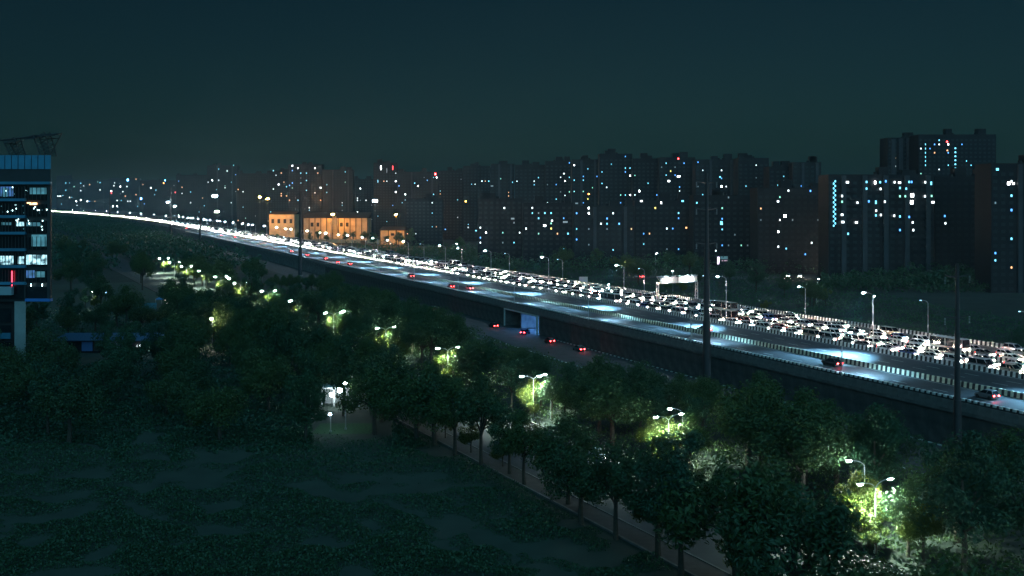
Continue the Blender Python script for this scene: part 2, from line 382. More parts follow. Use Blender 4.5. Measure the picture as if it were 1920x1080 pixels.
# far edge lamps
fl = make_lamp('highway_lamp', '', 'street lamp', 'lamps along the far edge of the highway', 9.2, (math.pi,), 2.0, M['lampfar'], head=(.36, .2, .15), poler=.13)
fl2 = make_lamp('highway_lamp', '', 'street lamp', 'lamps along the far edge of the highway', 9.2, (math.pi,), 2.0, M['lampdim'], head=(.3, .16, .1), poler=.13)
far_x = [(1925, 0), (1740, 0), (1510, 1), (1330, 0), (1208, 0), (1055, 0), (955, 0), (866, 1), (795, 0), (733, 1), (685, 1), (640, 1), (605, 1), (570, 1), (540, 1), (500, 1), (470, 1), (440, 1), (415, 1), (390, 1), (360, 1), (340, 1), (318, 1), (300, 1), (282, 1), (268, 1), (254, 1), (242, 1), (232, 1), (222, 1), (214, 1), (205, 1), (198, 1), (191, 1)]
n_lit = n_un = 0
for k, (x, lit) in enumerate(far_x):
    s = s_at(x, 191.2); p = rd(s, 191.2, DECK - .6 if s < 4000 else 0)
    q = fl if lit else fl2
    if lit: n_lit += 1; lab = f'lit lamp post on the far edge of the highway, {ordinal(n_lit)} lit one from the right'
    else: n_un += 1; lab = f'dim lamp post on the far edge of the highway, {ordinal(n_un)} unlit one from the right'
    first = n_lit == 1 if lit else n_un == 1
    if first: q.location = p; q.rotation_euler = (0, 0, ANG_D - math.pi / 2); q['label'] = lab
    else: dup(q, p, ANG_D - math.pi / 2 + random.uniform(-.15, .15), lab)
# high masts with floodlight crowns
def mast(name, label, x, y, Y, lens, size, nheads=4, base=None, big=1.0):
    p = px(x, y, Y); h = p.z - (DECK if base else 0)
    t = thing(name, label, 'light mast', (p.x, p.y, 0 if not base else DECK), 0, 'tall light masts')
    m = MB(); m.tube([(0, 0, 0), (0, 0, p.z)], [.28, .14], 8); m.build('pole', M['darksteel'], t)
    m = MB(); m.tube([(-size, 0, p.z), (size, 0, p.z)], .08, 6); m.build('crossbar', M['darksteel'], t)
    for k in range(nheads):
        u = (k - (nheads - 1) / 2) / max(1, nheads - 1) * 2 * size if nheads > 1 else 0
        mm = MB(); mm.box(u - .4, u + .4, -.2, .25, p.z - .02, p.z + .5); h = mm.build('floodlight', M['darksteel'], t)
        mm = MB(); mm.ball((u, -.1, p.z - .02 - .42 * big), .55 * big, .5 * big, .42 * big, 10, 6); mm.build('lens', lens, h)
    return t
mast('light_mast', 'tall mast with blue white floodlights rising over the far left road', 403, 366, 1000, M['lampfar'], 1.6, 5, big=1.7)
mast('light_mast', 'shorter warm white floodlight mast just below the tall left mast', 407, 396, 900, M['lampwarm'], .9, 3)
mast('light_mast', 'tall mast with blue white floodlights right of the orange compound', 703, 375, 760, M['lampfar'], 1.1, 4, big=1.3)
mast('light_mast', 'orange floodlight mast, left one of the close pair', 487, 369, 1080, M['sodium'], .6, 3)
mast('light_mast', 'orange floodlight mast, right one of the close pair', 502, 372, 1080, M['sodium'], .8, 3)
mast('light_mast', 'bright orange floodlight mast over the orange lit wall', 624, 401, 1000, M['sodium'], .8, 4)
mast('light_mast', 'lone orange floodlight mast right of the orange lit wall', 742, 402, 900, M['sodium'], .5, 3)
mast('light_mast', 'white floodlight mast far left beside the bright road', 315, 378, 1100, M['lampfar'], .7, 3)
mast('light_mast', 'small white floodlight mast next to the far left mast', 328, 386, 1150, M['lampfar'], .4, 2)
mast('light_mast', 'white floodlight mast behind the near end of the far scrub', 984, 445, 800, M['lampfar'], .4, 2)
# street lamps beyond the highway
bl = make_lamp('street_lamp', '', 'street lamp', 'street lamps beyond the highway', 10.0, (math.pi * 1.5,), 1.6, M['lampfar'], head=(.4, .24, .16))
BK = [(1613, 462, 'lamp'), (1661, 465, 'lamp'), (1731, 465, 'lamp'), (1817, 466, 'lamp'), (1534, 523, 'lamp'), (1459, 462, 'lamp'), (1263, 508, 'lamp'), (1142, 533, ''), (858, 457, ''), (1230, 475, ''), (1640, 555, ''), (560, 425, ''), (545, 421, ''), (598, 428, ''), (725, 437, ''), (470, 405, ''), (452, 404, ''), (440, 402, '')]
names = ['over the left lit tree on the right', 'between the lit green trees on the right', 'over the bright tree below the right tower', 'at the far right trees', 'with a short pole right of the far edge lamps', 'standing free left of the balcony block', 'seen just over the sign gantry', 'by the red lights under the scrub', 'left of the dark trees near the compound', 'left of the sign board', 'low in the scrub on the right', 'in front of the orange wall', 'at the left of the orange wall', 'right before the orange wall', 'below the tall mast near the compound', 'left of the orange lamps', 'second left of the orange lamps', 'third left of the orange lamps']
for k, (x, y, _) in enumerate(BK):
    p = px(x, y, 29 * F / (y - HY)); p.z = 0; p.y += 1.9
    lab = 'lit street lamp ' + names[k]
    if k == 0: bl.location = p; bl['label'] = lab
    else: dup(bl, p, random.uniform(-.4, .4), lab)

# ------------------------------------------------------------------ power poles in front of the highway
def monopole(label, x, n, top, r0, r1, arms):
    k = (x - CX) / F; Y = n / (N.x * k + N.y)
    t = thing('power_pole', label, 'power pole', (k * Y, Y, 0), 0, 'tapered steel power poles')
    m = MB(); m.tube([(0, 0, 0), (0, 0, top * .33), (0, 0, top * .332), (0, 0, top * .66), (0, 0, top * .662), (0, 0, top)], [r0, r0 * .86, r0 * .74, r0 * .6, r0 * .5, r1], 14); m.build('shaft', M['darksteel'], t)
    m = MB(); m.tube([(0, 0, 0), (0, 0, .5)], r0 * 1.4, 14); m.build('base_plate', M['concrete'], t)
    for z in arms:
        for sgn in (-1, 1):
            m = MB(); m.tube([(0, 0, z), (sgn * 2.6 * N.x, sgn * 2.6 * N.y, z + .35)], [.14, .07], 6); a = m.build('cross_arm', M['darksteel'], t)
            m = MB()
            for q in range(5): m.tube([(sgn * 2.5 * N.x, sgn * 2.5 * N.y, z + .1 - q * .22), (sgn * 2.5 * N.x, sgn * 2.5 * N.y, z + .02 - q * .22)], .13, 8)
            m.build('insulator', M['steel'], a)
    return t
monopole('thick dark power pole rising in front of the highway right of the sign gantry', 1325, 121, 45, .88, .3, (30.5, 37.5, 43))
monopole('dark power pole at the right in front of the highway', 1795, 121, 30, .62, .25, (22, 28))
monopole('dark power pole crossing the bright road near the orange compound', 563, 119, 45, 1.1, .45, (36, 42))
monopole('thin far power pole crossing the white far end of the road', 320, 118, 56, 1.4, .6, (46, 53))
monopole('thin far power pole before the tall left floodlight mast', 375, 115, 36, 1.3, .5, (30, 35))
monopole('very thin distant power pole furthest to the left', 206, 118, 62, 2.2, 1.2, ())

# ------------------------------------------------------------------ overhead sign gantry
a = rd(s_at(1233, 173.0), 173.0, DECK); b = rd(s_at(1306, 188.6), 188.6, DECK)
ax = (b - a); GL = ax.length; ga = math.atan2(ax.y, ax.x)
gt = thing('sign_gantry', 'white overhead sign gantry spanning the headlight lanes', 'sign gantry', a, ga)
for x0 in (0, GL):
    m = MB()
    for dy in (-.55, .55): m.tube([(x0, dy, .6), (x0, dy, 6.3), (x0 + (.3 if x0 == 0 else -.3), dy, 7.0)], .17, 8)
    for q in range(6): m.tube([(x0, -.55, .8 + q * .95), (x0, .55, 1.7 + q * .95)], .06, 5)
    m.build('leg', M['white'], gt)
    m = MB(); m.hexa([(x0 - .9, -1, 0), (x0 + .9, -1, 0), (x0 + .9, 1, 0), (x0 - .9, 1, 0), (x0 - .5, -.8, .95), (x0 + .5, -.8, .95), (x0 + .5, .8, .95), (x0 - .5, .8, .95)]); m.build('footing', M['concrete'], gt)
m = MB()
for dy in (-.5, .5):
    for z in (6.7, 8.6): m.tube([(0, dy, z), (GL, dy, z)], .12, 6)
    for q in range(9):
        m.tube([(GL * q / 9, dy, 6.7 if q % 2 else 8.6), (GL * (q + 1) / 9, dy, 8.6 if q % 2 else 6.7)], .07, 5)
m.build('truss', M['white'], gt)
for x0, x1 in ((.5, GL * .46), (GL * .48, GL - .4)):
    m = MB(); m.box(x0, x1, -.78, -.7, 6.5, 8.35); bd = m.build('sign_board', M['white'], gt)
    m = MB(); m.box(x0 - .06, x1 + .06, -.69, -.62, 6.44, 8.41); m.build('board_frame', M['steel'], bd)
for q in range(5):
    x0 = 1.2 + q * (GL - 2) / 5
    m = MB(); m.box(x0, x0 + .35, -1.5, -.8, 8.5, 8.75); m.build('light_bracket', M['darksteel'], gt)
spot('sign_light', gt, (GL * .75, -4.5, 9.6), (GL * .72, -.7, 7.4), 14000, (.8, 1, .95), 75, .7)
spot('sign_light', gt, (GL * .2, -4.0, 9.6), (GL * .2, -.7, 7.4), 1600, (.6, .9, 1), 75, .7)

# ------------------------------------------------------------------ tree lined road
m = MB(); m.face([sr(30, 69, .01), sr(30, 85.3, .01), sr(900, 85.3, .01), sr(900, 69, .01)]); troad = m.build('road', M['asphalt_old'], kind='structure')
m = MB()
s = 40
while s < 500: m.slab(sr, s, s + 3, 77.0, 77.15, .0105, .0145); s += 8
o = m.build('lane_line', M['white'], troad); o['kind'] = 'stuff'
m = MB(); m.slab(sr, 30, 700, 65.6, 68.7, 0, .14); m.build('pavement', M['pave'], kind='structure')
kst = MB(); kst.box(0, 1.9, -.14, .14, 0, .22); km = kst.mesh('kerb_stone', M['concrete'])
for n, lab in ((65.4, 'pale stone edging between the footpath and the dark lawn'), (68.85, 'pale kerb between the footpath and the tree lined road'), (85.45, 'pale kerb on the lamp side of the tree lined road')):
    t = thing('kerb', lab, 'kerb', sr(40, n), ANG_E)
    for k in range(150): o = link('kerb_stone', km, t); o.location = (k * 1.95, 0, random.uniform(-.02, .01))

# ------------------------------------------------------------------ trees
def make_crown(seed, rx, rz, zc, nleaf, leaf, lobes):
    rnd = random.Random(seed); m = MB(); cl = []
    for _ in range(lobes):
        u = Vector((rnd.gauss(0, 1), rnd.gauss(0, 1), rnd.gauss(0, .9))).normalized() * rnd.uniform(.35, .95)
        cl.append((Vector((u.x * rx, u.y * rx, zc + u.z * rz)), rnd.uniform(.22, .42) * rx))
    for _ in range(nleaf):
        c, r = rnd.choice(cl)
        u = Vector((rnd.gauss(0, 1), rnd.gauss(0, 1), rnd.gauss(0, 1))).normalized()
        p = c + u * r * rnd.uniform(.55, 1.08)
        nn = (u + Vector((rnd.gauss(0, .6), rnd.gauss(0, .6), rnd.gauss(0, .6) + .5))).normalized()
        a = nn.orthogonal().normalized(); a.rotate(Matrix.Rotation(rnd.uniform(0, 6.28), 3, nn)); b = nn.cross(a)
        l = leaf * rnd.uniform(.6, 1.3); ww = l * rnd.uniform(.35, .6)
        m.face([p - a * l * .5, p + b * ww * .5 + nn * l * .06, p + a * l * .5 - nn * l * .1, p - b * ww * .5 + nn * l * .06])
    return m, cl
def make_tree(name, seed, rx, rz, zc, nleaf, leaf, lobes, tr, lm):
    rnd = random.Random(seed + 99)
    t = thing(name, 'tree', 'tree')
    cm, cl = make_crown(seed, rx, rz, zc, nleaf, leaf, lobes)
    m = MB(); fork = zc - rz * .75
    m.tube([(0, 0, 0), (rnd.uniform(-.1, .1), rnd.uniform(-.1, .1), fork * .5), (0, 0, fork), (rnd.uniform(-.2, .2), rnd.uniform(-.2, .2), zc)], [tr * 1.3, tr, tr * .85, tr * .4], 7)
    for c, r in cl[:9]:
        mid = Vector((c.x * .45, c.y * .45, fork + (c.z - fork) * .55))
        m.tube([(0, 0, fork * rnd.uniform(.8, 1.0)), mid, c], [tr * .5, tr * .3, tr * .1], 5)
    m.build('trunk', M['bark'], t)
    cm.build('crown', lm, t)
    return note(t)
T = [make_tree('broadleaf_tree', 1, 3.6, 3.0, 6.0, 5200, .36, 24, .2, M['leaf1']),
     make_tree('broadleaf_tree', 2, 3.0, 3.6, 6.2, 5000, .34, 22, .18, M['leaf2']),
     make_tree('broadleaf_tree', 3, 4.2, 2.7, 5.4, 5400, .37, 26, .24, M['leaf1']),
     make_tree('broadleaf_tree', 4, 2.6, 2.2, 4.2, 3800, .31, 16, .14, M['leaf3']),
     make_tree('broadleaf_tree', 5, 2.2, 4.4, 6.2, 4200, .33, 20, .16, M['leaf2'])]
used = [False] * len(T)
def plant(kind, p, sc_, label, group):
    rz = random.uniform(0, 6.28); s3 = (sc_ * random.uniform(.9, 1.1), sc_ * random.uniform(.9, 1.1), sc_ * random.uniform(.88, 1.1))
    p = Vector((p.x, p.y, 0))
    if not used[kind]:
        o = T[kind]; used[kind] = True; o.location = p; o.rotation_euler = (0, 0, rz); o.scale = s3; o['label'] = label; o['group'] = group
    else: o = dup(T[kind], p, rz, label, s3, group)
    return o
def inview(p, z=6, mg=60):
    if p.y < 60: return False
    x = CX + F * p.x / p.y
    return -mg < x < 1920 + mg
def near_lamp(p):
    best = min(range(len(DL)), key=lambda k: (DL[k] - Vector((p.x, p.y, 0))).length)
    return best, (DL[best] - Vector((p.x, p.y, 0))).length
CAN = [(-100, 470), (300, 470), (480, 470), (520, 518), (600, 512), (645, 508), (700, 528), (740, 548), (800, 562), (900, 604), (920, 628), (980, 652), (1020, 642), (1060, 680), (1110, 668), (1150, 658), (1250, 690), (1300, 702), (1400, 694), (1500, 716), (1560, 738), (1580, 752), (1700, 758), (1760, 772), (1780, 806), (2100, 815)]
TH = [9.4, 10.2, 8.4, 6.8, 11.0]
def cap(p, kind, r=3):                                # how tall a belt tree may be before it hides the highway wall
    x = CX + F * p.x / p.y; best = 9
    for xx in (x - 1.2 * r * F / p.y, x, x + 1.2 * r * F / p.y):
        for (a, b) in zip(CAN, CAN[1:]):
            if a[0] <= xx <= b[0]:
                y = a[1] + (b[1] - a[1]) * (xx - a[0]) / (b[0] - a[0]); best = min(best, (CZ - (y - HY) / F * p.y) / TH[kind])
    return best
ROW = ['front row', 'second row', 'third row', 'fourth row', 'back rows', 'back rows', 'back rows', 'back rows', 'back rows']
# belt between the tree lined road and the road under the highway wall
s = 48
while s < 540:
    q = 90.5; row = 0
    while True:
        p = sr(s + random.uniform(-3, 3), q + random.uniform(-2, 2))
        hn = p.dot(N)
        if hn > 109.5: break
        if inview(p) and (s < 330 or hn > 90 or row < 1) and random.random() < (.95 if s < 330 else .9):
            k, d = near_lamp(p)
            if d < 9: kind = random.choice((3, 0, 3, 1)); sz = random.uniform(.95, 1.12) if kind == 3 else random.uniform(.78, .9)
            else: kind = random.choice((0, 1, 2, 2, 0, 4)); sz = random.uniform(1.15, 1.6) * (1.0 if hn < 100 else .88)
            sz = min(sz * 1.12 if d >= 9 else sz, cap(p, kind))
            if d >= 2.2 and sz > .3:
                k = max(1, k); rw_ = ROW[row]
                if d < 13: plant(kind, p, sz, f'leafy tree lit green by the {ordinal(k)} double lamp, {rw_} of the belt', 'trees lit by the double lamps')
                else: plant(kind, p, sz, f'dark tree near the {ordinal(k)} double lamp, {rw_} of the belt', 'dark trees in the belt below the highway')
        q += random.uniform(8.2, 10.5); row += 1
    s += 9.4 if s < 300 else 15
# dark row on the footpath side
s = 50; k = 0
while s < 330:
    p = sr(s + random.uniform(-1.2, 1.2), 66.4 + random.uniform(-2.6, 0.6))
    if inview(p): k += 1; plant(random.choice((0, 2, 1, 2)), p, random.uniform(1.1, 1.5) * (1.25 if s < 78 else 1), f'dark footpath tree, {ordinal(k)} from the bottom right of its row', 'dark footpath trees')
    s += random.uniform(6.0, 9.0)
s = 150; k = 0
while s < 380:
    p = sr(s, 60.5 + random.uniform(-3, 2)); k += 1
    plant(random.choice((0, 2, 2)), p, random.uniform(1.15, 1.5), f'dark tree on the lawn edge beside the footpath, {ordinal(k)} from the right', 'dark lawn edge trees')
    s += random.uniform(8, 11)
s = 54; k = 0
while s < 230:
    p = sr(s, 67.4 + random.uniform(-.8, .8))
    if inview(p): k += 1; plant(3, p, random.uniform(.7, 1.0), f'low dark bush tree on the footpath, {ordinal(k)} from the bottom right', 'dark footpath bushes')
    s += random.uniform(9, 17)
# park at the lower left
spots = {'the white pavilion': px(660, 752, 190), 'the low building with blue awnings': px(195, 665, 258), 'the office building': px(60, 700, 228), 'the bright warm park lamp': px(398, 660, 265), 'the lawn in the lower left corner': px(200, 900, 140), 'the footpath': px(780, 830, 162)}
placed = []; cnt_ = {}
for k in range(400):
    x = random.uniform(-40, 860); y = random.uniform(600, 835)
    p = px(x, y, 39 * F / (y - HY)); p.z = 0
    if p.dot(EN) > 57: continue
    if (585 < x < 735 and 700 < y < 880) or (90 < x < 300 and 640 < y < 690) or (370 < x < 430 and 610 < y < 720) or (x < 60 and y < 640): continue
    if any((p - q).length < 8.5 for q in placed): continue
    if len(placed) > 44: break
    placed.append(p)
    nm = min(spots, key=lambda n_: (Vector((spots[n_].x, spots[n_].y, 0)) - p).length)
    side = 'left of' if p.x < spots[nm].x else 'right of'; dep = 'behind' if p.y > spots[nm].y else 'before'
    cnt_[nm + side + dep] = c_ = cnt_.get(nm + side + dep, 0) + 1
    sz = random.uniform(1.0, 1.45); word = 'large' if sz > 1.3 else 'small' if sz < 1.12 else 'middling'
    plant(random.choice((0, 1, 2, 2)), p, sz, f'{word} dark park tree {dep} and {side} {nm}', 'dark park trees')
placed = []
for k in range(120):
    x = random.uniform(90, 560); y = random.uniform(484, 585)
    p = px(x, y, 39 * F / (y - HY)); p.z = 0
    if p.dot(EN) > 80 or any((p - q).length < 11 for q in placed) or len(placed) > 12: continue
    placed.append(p)
    plant(random.choice((0, 1, 2)), p, random.uniform(1.3, 1.8), 'dark distant tree beyond the park on the left' + (' near the blue tent' if 260 < x < 370 else ' above the low building' if x < 260 else ' beside the far double lamps'), 'distant dark trees on the left')
for k, q in enumerate(DL):
    for j, (ds, dn) in enumerate(((2.0, 1.3), (-2.2, 2.6), (4.4, 3.0), (-.6, -1.0))):
        p = q + E_ * (ds + random.uniform(-.5, .5)) + EN * (dn + random.uniform(-.4, .4))
        if not inview(p) or (j > 1 and k > 5) or (j == 1 and k > 8): continue
        if j == 3: plant(3, p, .62, f'low bush tree right under the {ordinal(max(1, k))} double lamp', 'trees lit by the double lamps')
        else: plant((3, 0, 3)[j], p, (1.12, .86, 1.1)[j] * random.uniform(.94, 1.04), f"bright lit tree touching the {ordinal(max(1, k))} double lamp, {('nearest its pole', 'right side', 'left side')[j]}", 'trees lit by the double lamps')
def leafmass(name, label, cat, sampler, count, leaf, mt, seed):
    rnd = random.Random(seed); m = MB()
    for _ in range(count):
        r = sampler(rnd)
        if r is None: continue
        p, l = r; l *= leaf
        nn = Vector((rnd.gauss(0, .8), rnd.gauss(0, .8), rnd.gauss(.5, .7))).normalized(); a = nn.orthogonal().normalized(); a.rotate(Matrix.Rotation(rnd.uniform(0, 6.28), 3, nn)); b = nn.cross(a); w_ = l * .5
        m.face([p - a * l * .5, p + b * w_ * .5, p + a * l * .5, p - b * w_ * .5])
    o = m.build(name, mt, None, 'stuff'); return tag(o, label, cat)
import mathutils.noise as mn
def bumpy(p, sc1, h): return max(0.0, (mn.noise(p / sc1) * .6 + mn.noise(p / (sc1 * .37)) * .4 + .35)) * h
def s_scrub(r):
    s = r.uniform(100, 620); n = r.uniform(193, 205 + s * .35); p = rd(s, n); h = bumpy(p, 14, 4.2)
    return (Vector((p.x, p.y, h * math.sqrt(r.random()))), r.uniform(.6, 1.5)) if h > .25 and inview(p) else None
leafmass('scrub', 'low dark scrub covering the ground beyond the highway', 'scrub', s_scrub, 60000, .62, M['leaf2'], 21)
def s_under(r):
    s = r.uniform(50, 420); n = r.uniform(87.2, 140); p = sr(s, n)
    if p.dot(N) > 112 or not inview(p): return None
    h = min(bumpy(p, 9, 5.0), cap(p, 0, 1) * TH[0])
    return (Vector((p.x, p.y, h * math.sqrt(r.random()))), r.uniform(.6, 1.4)) if h > .2 else None
leafmass('undergrowth', 'dark undergrowth below the belt trees', 'undergrowth', s_under, 110000, .42, M['leaf1'], 22)
def s_park(r):
    x = r.uniform(-70, 800); y = r.uniform(585, 870); p = px(x, y, 39 * F / (y - HY)); p.z = 0
    if p.dot(EN) > 63 or (585 < x < 735 and 700 < y): return None
    if 90 < x < 300 and 640 < y < 690: return None
    h = bumpy(p, 11, 4.0) * max(0, min(1, (850 + 60 * mn.noise(Vector((x / 60, 0, 3.1))) - y) / 70))
    return (Vector((p.x, p.y, h * math.sqrt(r.random()))), r.uniform(.6, 1.4)) if h > .2 else None
leafmass('park_shrubs', 'dark shrubs filling the park between its trees', 'shrubs', s_park, 100000, .6, M['leaf2'], 25)
def s_lawn(r):
    x = r.uniform(-70, 1300); y = r.uniform(780, 1085); p = px(x, y, 39 * F / (y - HY)); p.z = 0
    if p.dot(EN) > 64.6 or (585 < x < 735 and y < 830): return None
    h = bumpy(p, 13, 2.6) - .45 + .35 * mn.noise(p / 2.3)
    return (Vector((p.x, p.y, .03 + h * math.sqrt(r.random()))), r.uniform(.6, 1.4) * min(1, .5 + h)) if h > .04 else None
leafmass('lawn_shrubs', 'low dark shrubs and tufts scattered over the lower left lawn', 'shrubs', s_lawn, 150000, .36, M['leaf2'], 26)
def s_wood(r):
    x = r.uniform(92, 560); y = 380 + 39 * F / r.uniform(560, 2600); p = px(x, y, 39 * F / (y - HY)); p.z = 0
    if p.dot(N) > 112 or abs(p.dot(EN) - 78) < 8: return None
    h = 3 + bumpy(p, 25, 13); return (Vector((p.x, p.y, h * r.random() ** .4)), r.uniform(.6, 1.5))
leafmass('far_wood', 'far dark wood between the park and the bright road', 'wood', s_wood, 60000, 2.2, M['leaf2'], 23)
def s_wood2(r):
    x = r.uniform(420, 1960); Y = r.uniform(430, 520) if x > 1540 else r.uniform(520, 780); p = Vector(((x - CX) / F * Y, Y, 0))
    if p.dot(N) < 196 + 8: return None
    h = 2 + bumpy(p, 20, 12); 
    if 500 < p.y < 535 : return None
    return (Vector((p.x, p.y, h * r.random() ** .5)), r.uniform(.6, 1.5))
leafmass('far_wood', 'dark tree masses at the foot of the apartment blocks', 'wood', s_wood2, 70000, 1.3, M['leaf2'], 24)
# low trees and scrub beyond the highway
placed = []
for k in range(260):
    s = random.uniform(120, 800); n = random.uniform(199, 205 + s * .3)
    p = rd(s, n)
    if not inview(p) or any((p - q).length < 10 for q in placed) or len(placed) > 30: continue
    placed.append(p); xx = CX + F * p.x / p.y
    kf = 1 + sum(1 for x_, l_ in far_x if x_ > xx)
    plant(random.choice((0, 2, 2, 3, 1)), p, random.uniform(.7, 1.0) if n < 250 else random.uniform(1.1, 1.6), f"dark {'scrub' if n < 250 else 'tall'} tree beyond the highway, behind the {ordinal(kf)} far lamp", 'dark trees beyond the highway')
for k, (x, y, _) in enumerate(BK[:7]):
    Y = 29 * F / (y - HY)
    for dx in (-1, 1):
        p = px(x + dx * random.uniform(8, 22), y, Y - random.uniform(2.5, 5)); plant(random.choice((0, 3)), p, 1.0, 'tree lit by street lamp ' + names[k], 'lit trees ' + names[k])

# ------------------------------------------------------------------ vehicles
def car_parts(kind):
    if kind == 'sedan': st = [(-2.2, .72, .70), (-2.1, .92, .82), (-1.3, .96, .87), (.95, .95, .87), (1.85, .82, .85), (2.15, .66, .76)]; cab = (-1.75, 1.05, -1.0, .25, .93, 1.44, .80, .60)
    elif kind == 'hatchback': st = [(-1.85, .75, .72), (-1.8, .98, .80), (-1.2, .98, .83), (.8, .96, .83), (1.5, .84, .80), (1.82, .66, .72)]; cab = (-1.78, .95, -1.5, .1, .95, 1.5, .77, .60)
    elif kind == 'suv': st = [(-2.2, .85, .8), (-2.15, 1.12, .88), (-1.3, 1.12, .92), (1.0, 1.1, .92), (1.95, 1.0, .9), (2.2, .75, .82)]; cab = (-2.1, 1.15, -1.9, .35, 1.08, 1.78, .86, .70)
    elif kind == 'bus': st = [(-4.5, 1.05, 1.05), (-4.46, 1.2, 1.2), (-2.5, 1.2, 1.22), (2.5, 1.2, 1.22), (4.4, 1.2, 1.2), (4.5, .9, 1.1)]; cab = (-4.42, 4.4, -4.38, 4.25, 1.19, 2.95, 1.18, 1.12)
    else: st = [(-2.4, 1.0, .85), (-2.38, 1.15, .9), (-1.3, 1.15, .92), (1.3, 1.15, .92), (2.2, 1.05, .9), (2.4, .8, .82)]; cab = (-2.36, 2.0, -2.3, 1.3, 1.12, 2.0, .88, .78)
    b = MB(); i0 = 0
    for (x, z, hw_) in st:
        zb = .24 if abs(x) < 2 else .34
        b.v += [(x, -hw_ * .92, zb), (x, hw_ * .92, zb), (x, hw_, (z + zb) * .5), (x, hw_ * .93, z), (x, -hw_ * .93, z), (x, -hw_, (z + zb) * .5)]
    for k in range(len(st) - 1):
        for q in range(6): b.f.append((k * 6 + q, (k + 1) * 6 + q, (k + 1) * 6 + (q + 1) % 6, k * 6 + (q + 1) % 6)[::-1]); b.m.append(0)
    b.f.append((0, 1, 2, 3, 4, 5)); b.m.append(0); k = (len(st) - 1) * 6; b.f.append((k + 5, k + 4, k + 3, k + 2, k + 1, k)); b.m.append(0)
    x0, x1, r0, r1, z0, z1, w0, w1 = cab
    b.hexa([(r0, -w1, z1 - .03), (r1, -w1, z1 - .03), (r1, w1, z1 - .03), (r0, w1, z1 - .03), (r0 + .08, -w1 * .93, z1 + .04), (r1 - .1, -w1 * .93, z1 + .04), (r1 - .1, w1 * .93, z1 + .04), (r0 + .08, w1 * .93, z1 + .04)])
    for sg in (-1, 1):                               # pillars
        for xa, xb in ((x1, r1), (x0, r0), ((x0 + x1) / 2 - .1, (r0 + r1) / 2 - .1)):
            b.tube([(xa, sg * (w0 + .005), z0), (xb, sg * (w1 + .005), z1 - .02)], .045, 4, False)
    gl = MB(); gl.hexa([(x0, -w0, z0), (x1, -w0, z0), (x1, w0, z0), (x0, w0, z0), (r0, -w1, z1 - .035), (r1, -w1, z1 - .035), (r1, w1, z1 - .035), (r0, w1, z1 - .035)])
    fx, fz, fw = st[-1]; bx, bz, bw = st[1]
    hd = MB(); hd.box(fx - .09, fx + .035, -.17, .17, -.085, .085)
    td = MB(); td.box(st[0][0] - .035, st[0][0] + .05, -.15, .15, -.09, .09)
    wh = MB(); wh.tube([(0, -.1, 0), (0, .1, 0)], .32, 12); 
    ax_ = (2.9 if kind == 'bus' else 1.35 if st[-1][0] > 2 else 1.15)
    return dict(body=b, glass=gl, head=hd, tail=td, wheel=wh, hp=(fw * .70, fz * .92), tp=(st[0][2] * .75, st[0][1] * .98), ax=ax_, hw=st[2][2] * .9)
KINDS = {k: car_parts(k) for k in ('sedan', 'hatchback', 'suv', 'van', 'bus')}
for k, d in KINDS.items():
    d['gm'] = d['glass'].mesh('windows', M['glass']); d['hm'] = d['head'].mesh('headlight', M['head']); d['tm'] = d['tail'].mesh('tail_light', M['tail']); d['wm'] = d['wheel'].mesh('wheel', M['tyre'])
    d['bm'] = {c: d['body'].mesh('body', M['car_' + c]) for c in CARCOL}
    d['hdim'] = d['head'].mesh('headlight', M['headdim']); d['hoff'] = d['head'].mesh('headlight', M['steel']); d['toff'] = d['tail'].mesh('tail_light', M['car_red'])
    one = {}
    for c in CARCOL:                                 # small far copies: one mesh with the lamps in it
        m = MB()
        def put(src, mi, off=(0, 0, 0)):
            k0 = len(m.v); m.v += [(v[0] + off[0], v[1] + off[1], v[2] + off[2]) for v in src.v]; m.f += [tuple(k0 + q for q in f) for f in src.f]; m.m += [mi] * len(src.f)
        put(d['body'], 0); put(d['glass'], 1)
        for sg in (-1, 1): put(d['head'], 2, (0, sg * d['hp'][0], d['hp'][1])); put(d['tail'], 3, (0, sg * d['tp'][0], d['tp'][1]))
        one[c] = m.mesh('far_car', [M['car_' + c], M['glass'], M['head'], M['tail']]); one[c + '_mb'] = m
    d['one'] = one
def car(kind, col, p, rz, label, group, full=True, lights=True):
    d = KINDS[kind]; nm = 'parked_car' if not lights else (kind if kind in ('van', 'bus') else 'car')
    if not full:
        o = link(nm, d['one'][col]); o.location = p; o.rotation_euler = (0, 0, rz); return tag(o, label, kind if kind in ('van', 'bus') else 'car', group)
    t = thing(nm, label, kind if kind in ('van', 'bus') else 'car', p, rz, group)
    link('body', d['bm'][col], t); link('windows', d['gm'], t)
    for sg in (-1, 1):
        h = link('headlight', d['hm'] if lights else d['hoff'], t); h.location = (0, sg * d['hp'][0], d['hp'][1])
        h = link('tail_light', d['tm'] if lights else d['toff'], t); h.location = (0, sg * d['tp'][0], d['tp'][1])
        for xx in (-d['ax'], d['ax']): wv = link('wheel', d['wm'], t); wv.location = (xx, sg * d['hw'], .32)
    return t
rc = random.Random(5)
def rcol(): return rc.choices(list(CARCOL), (12, 7, 3, 1.2, .7, .5, 2))[0]
LANES = [(162.6, 5.7, 'in the median side lane'), (166.0, 5.9, 'in the middle main lane'), (169.6, 7.6, 'in the inner main lane'), (175.6, 6.2, 'in the first slip lane'), (179.4, 6.6, 'in the second slip lane'), (183.2, 17, 'in the outer slip lane'), (186.6, 60, 'in the shoulder lane')]
cars = []
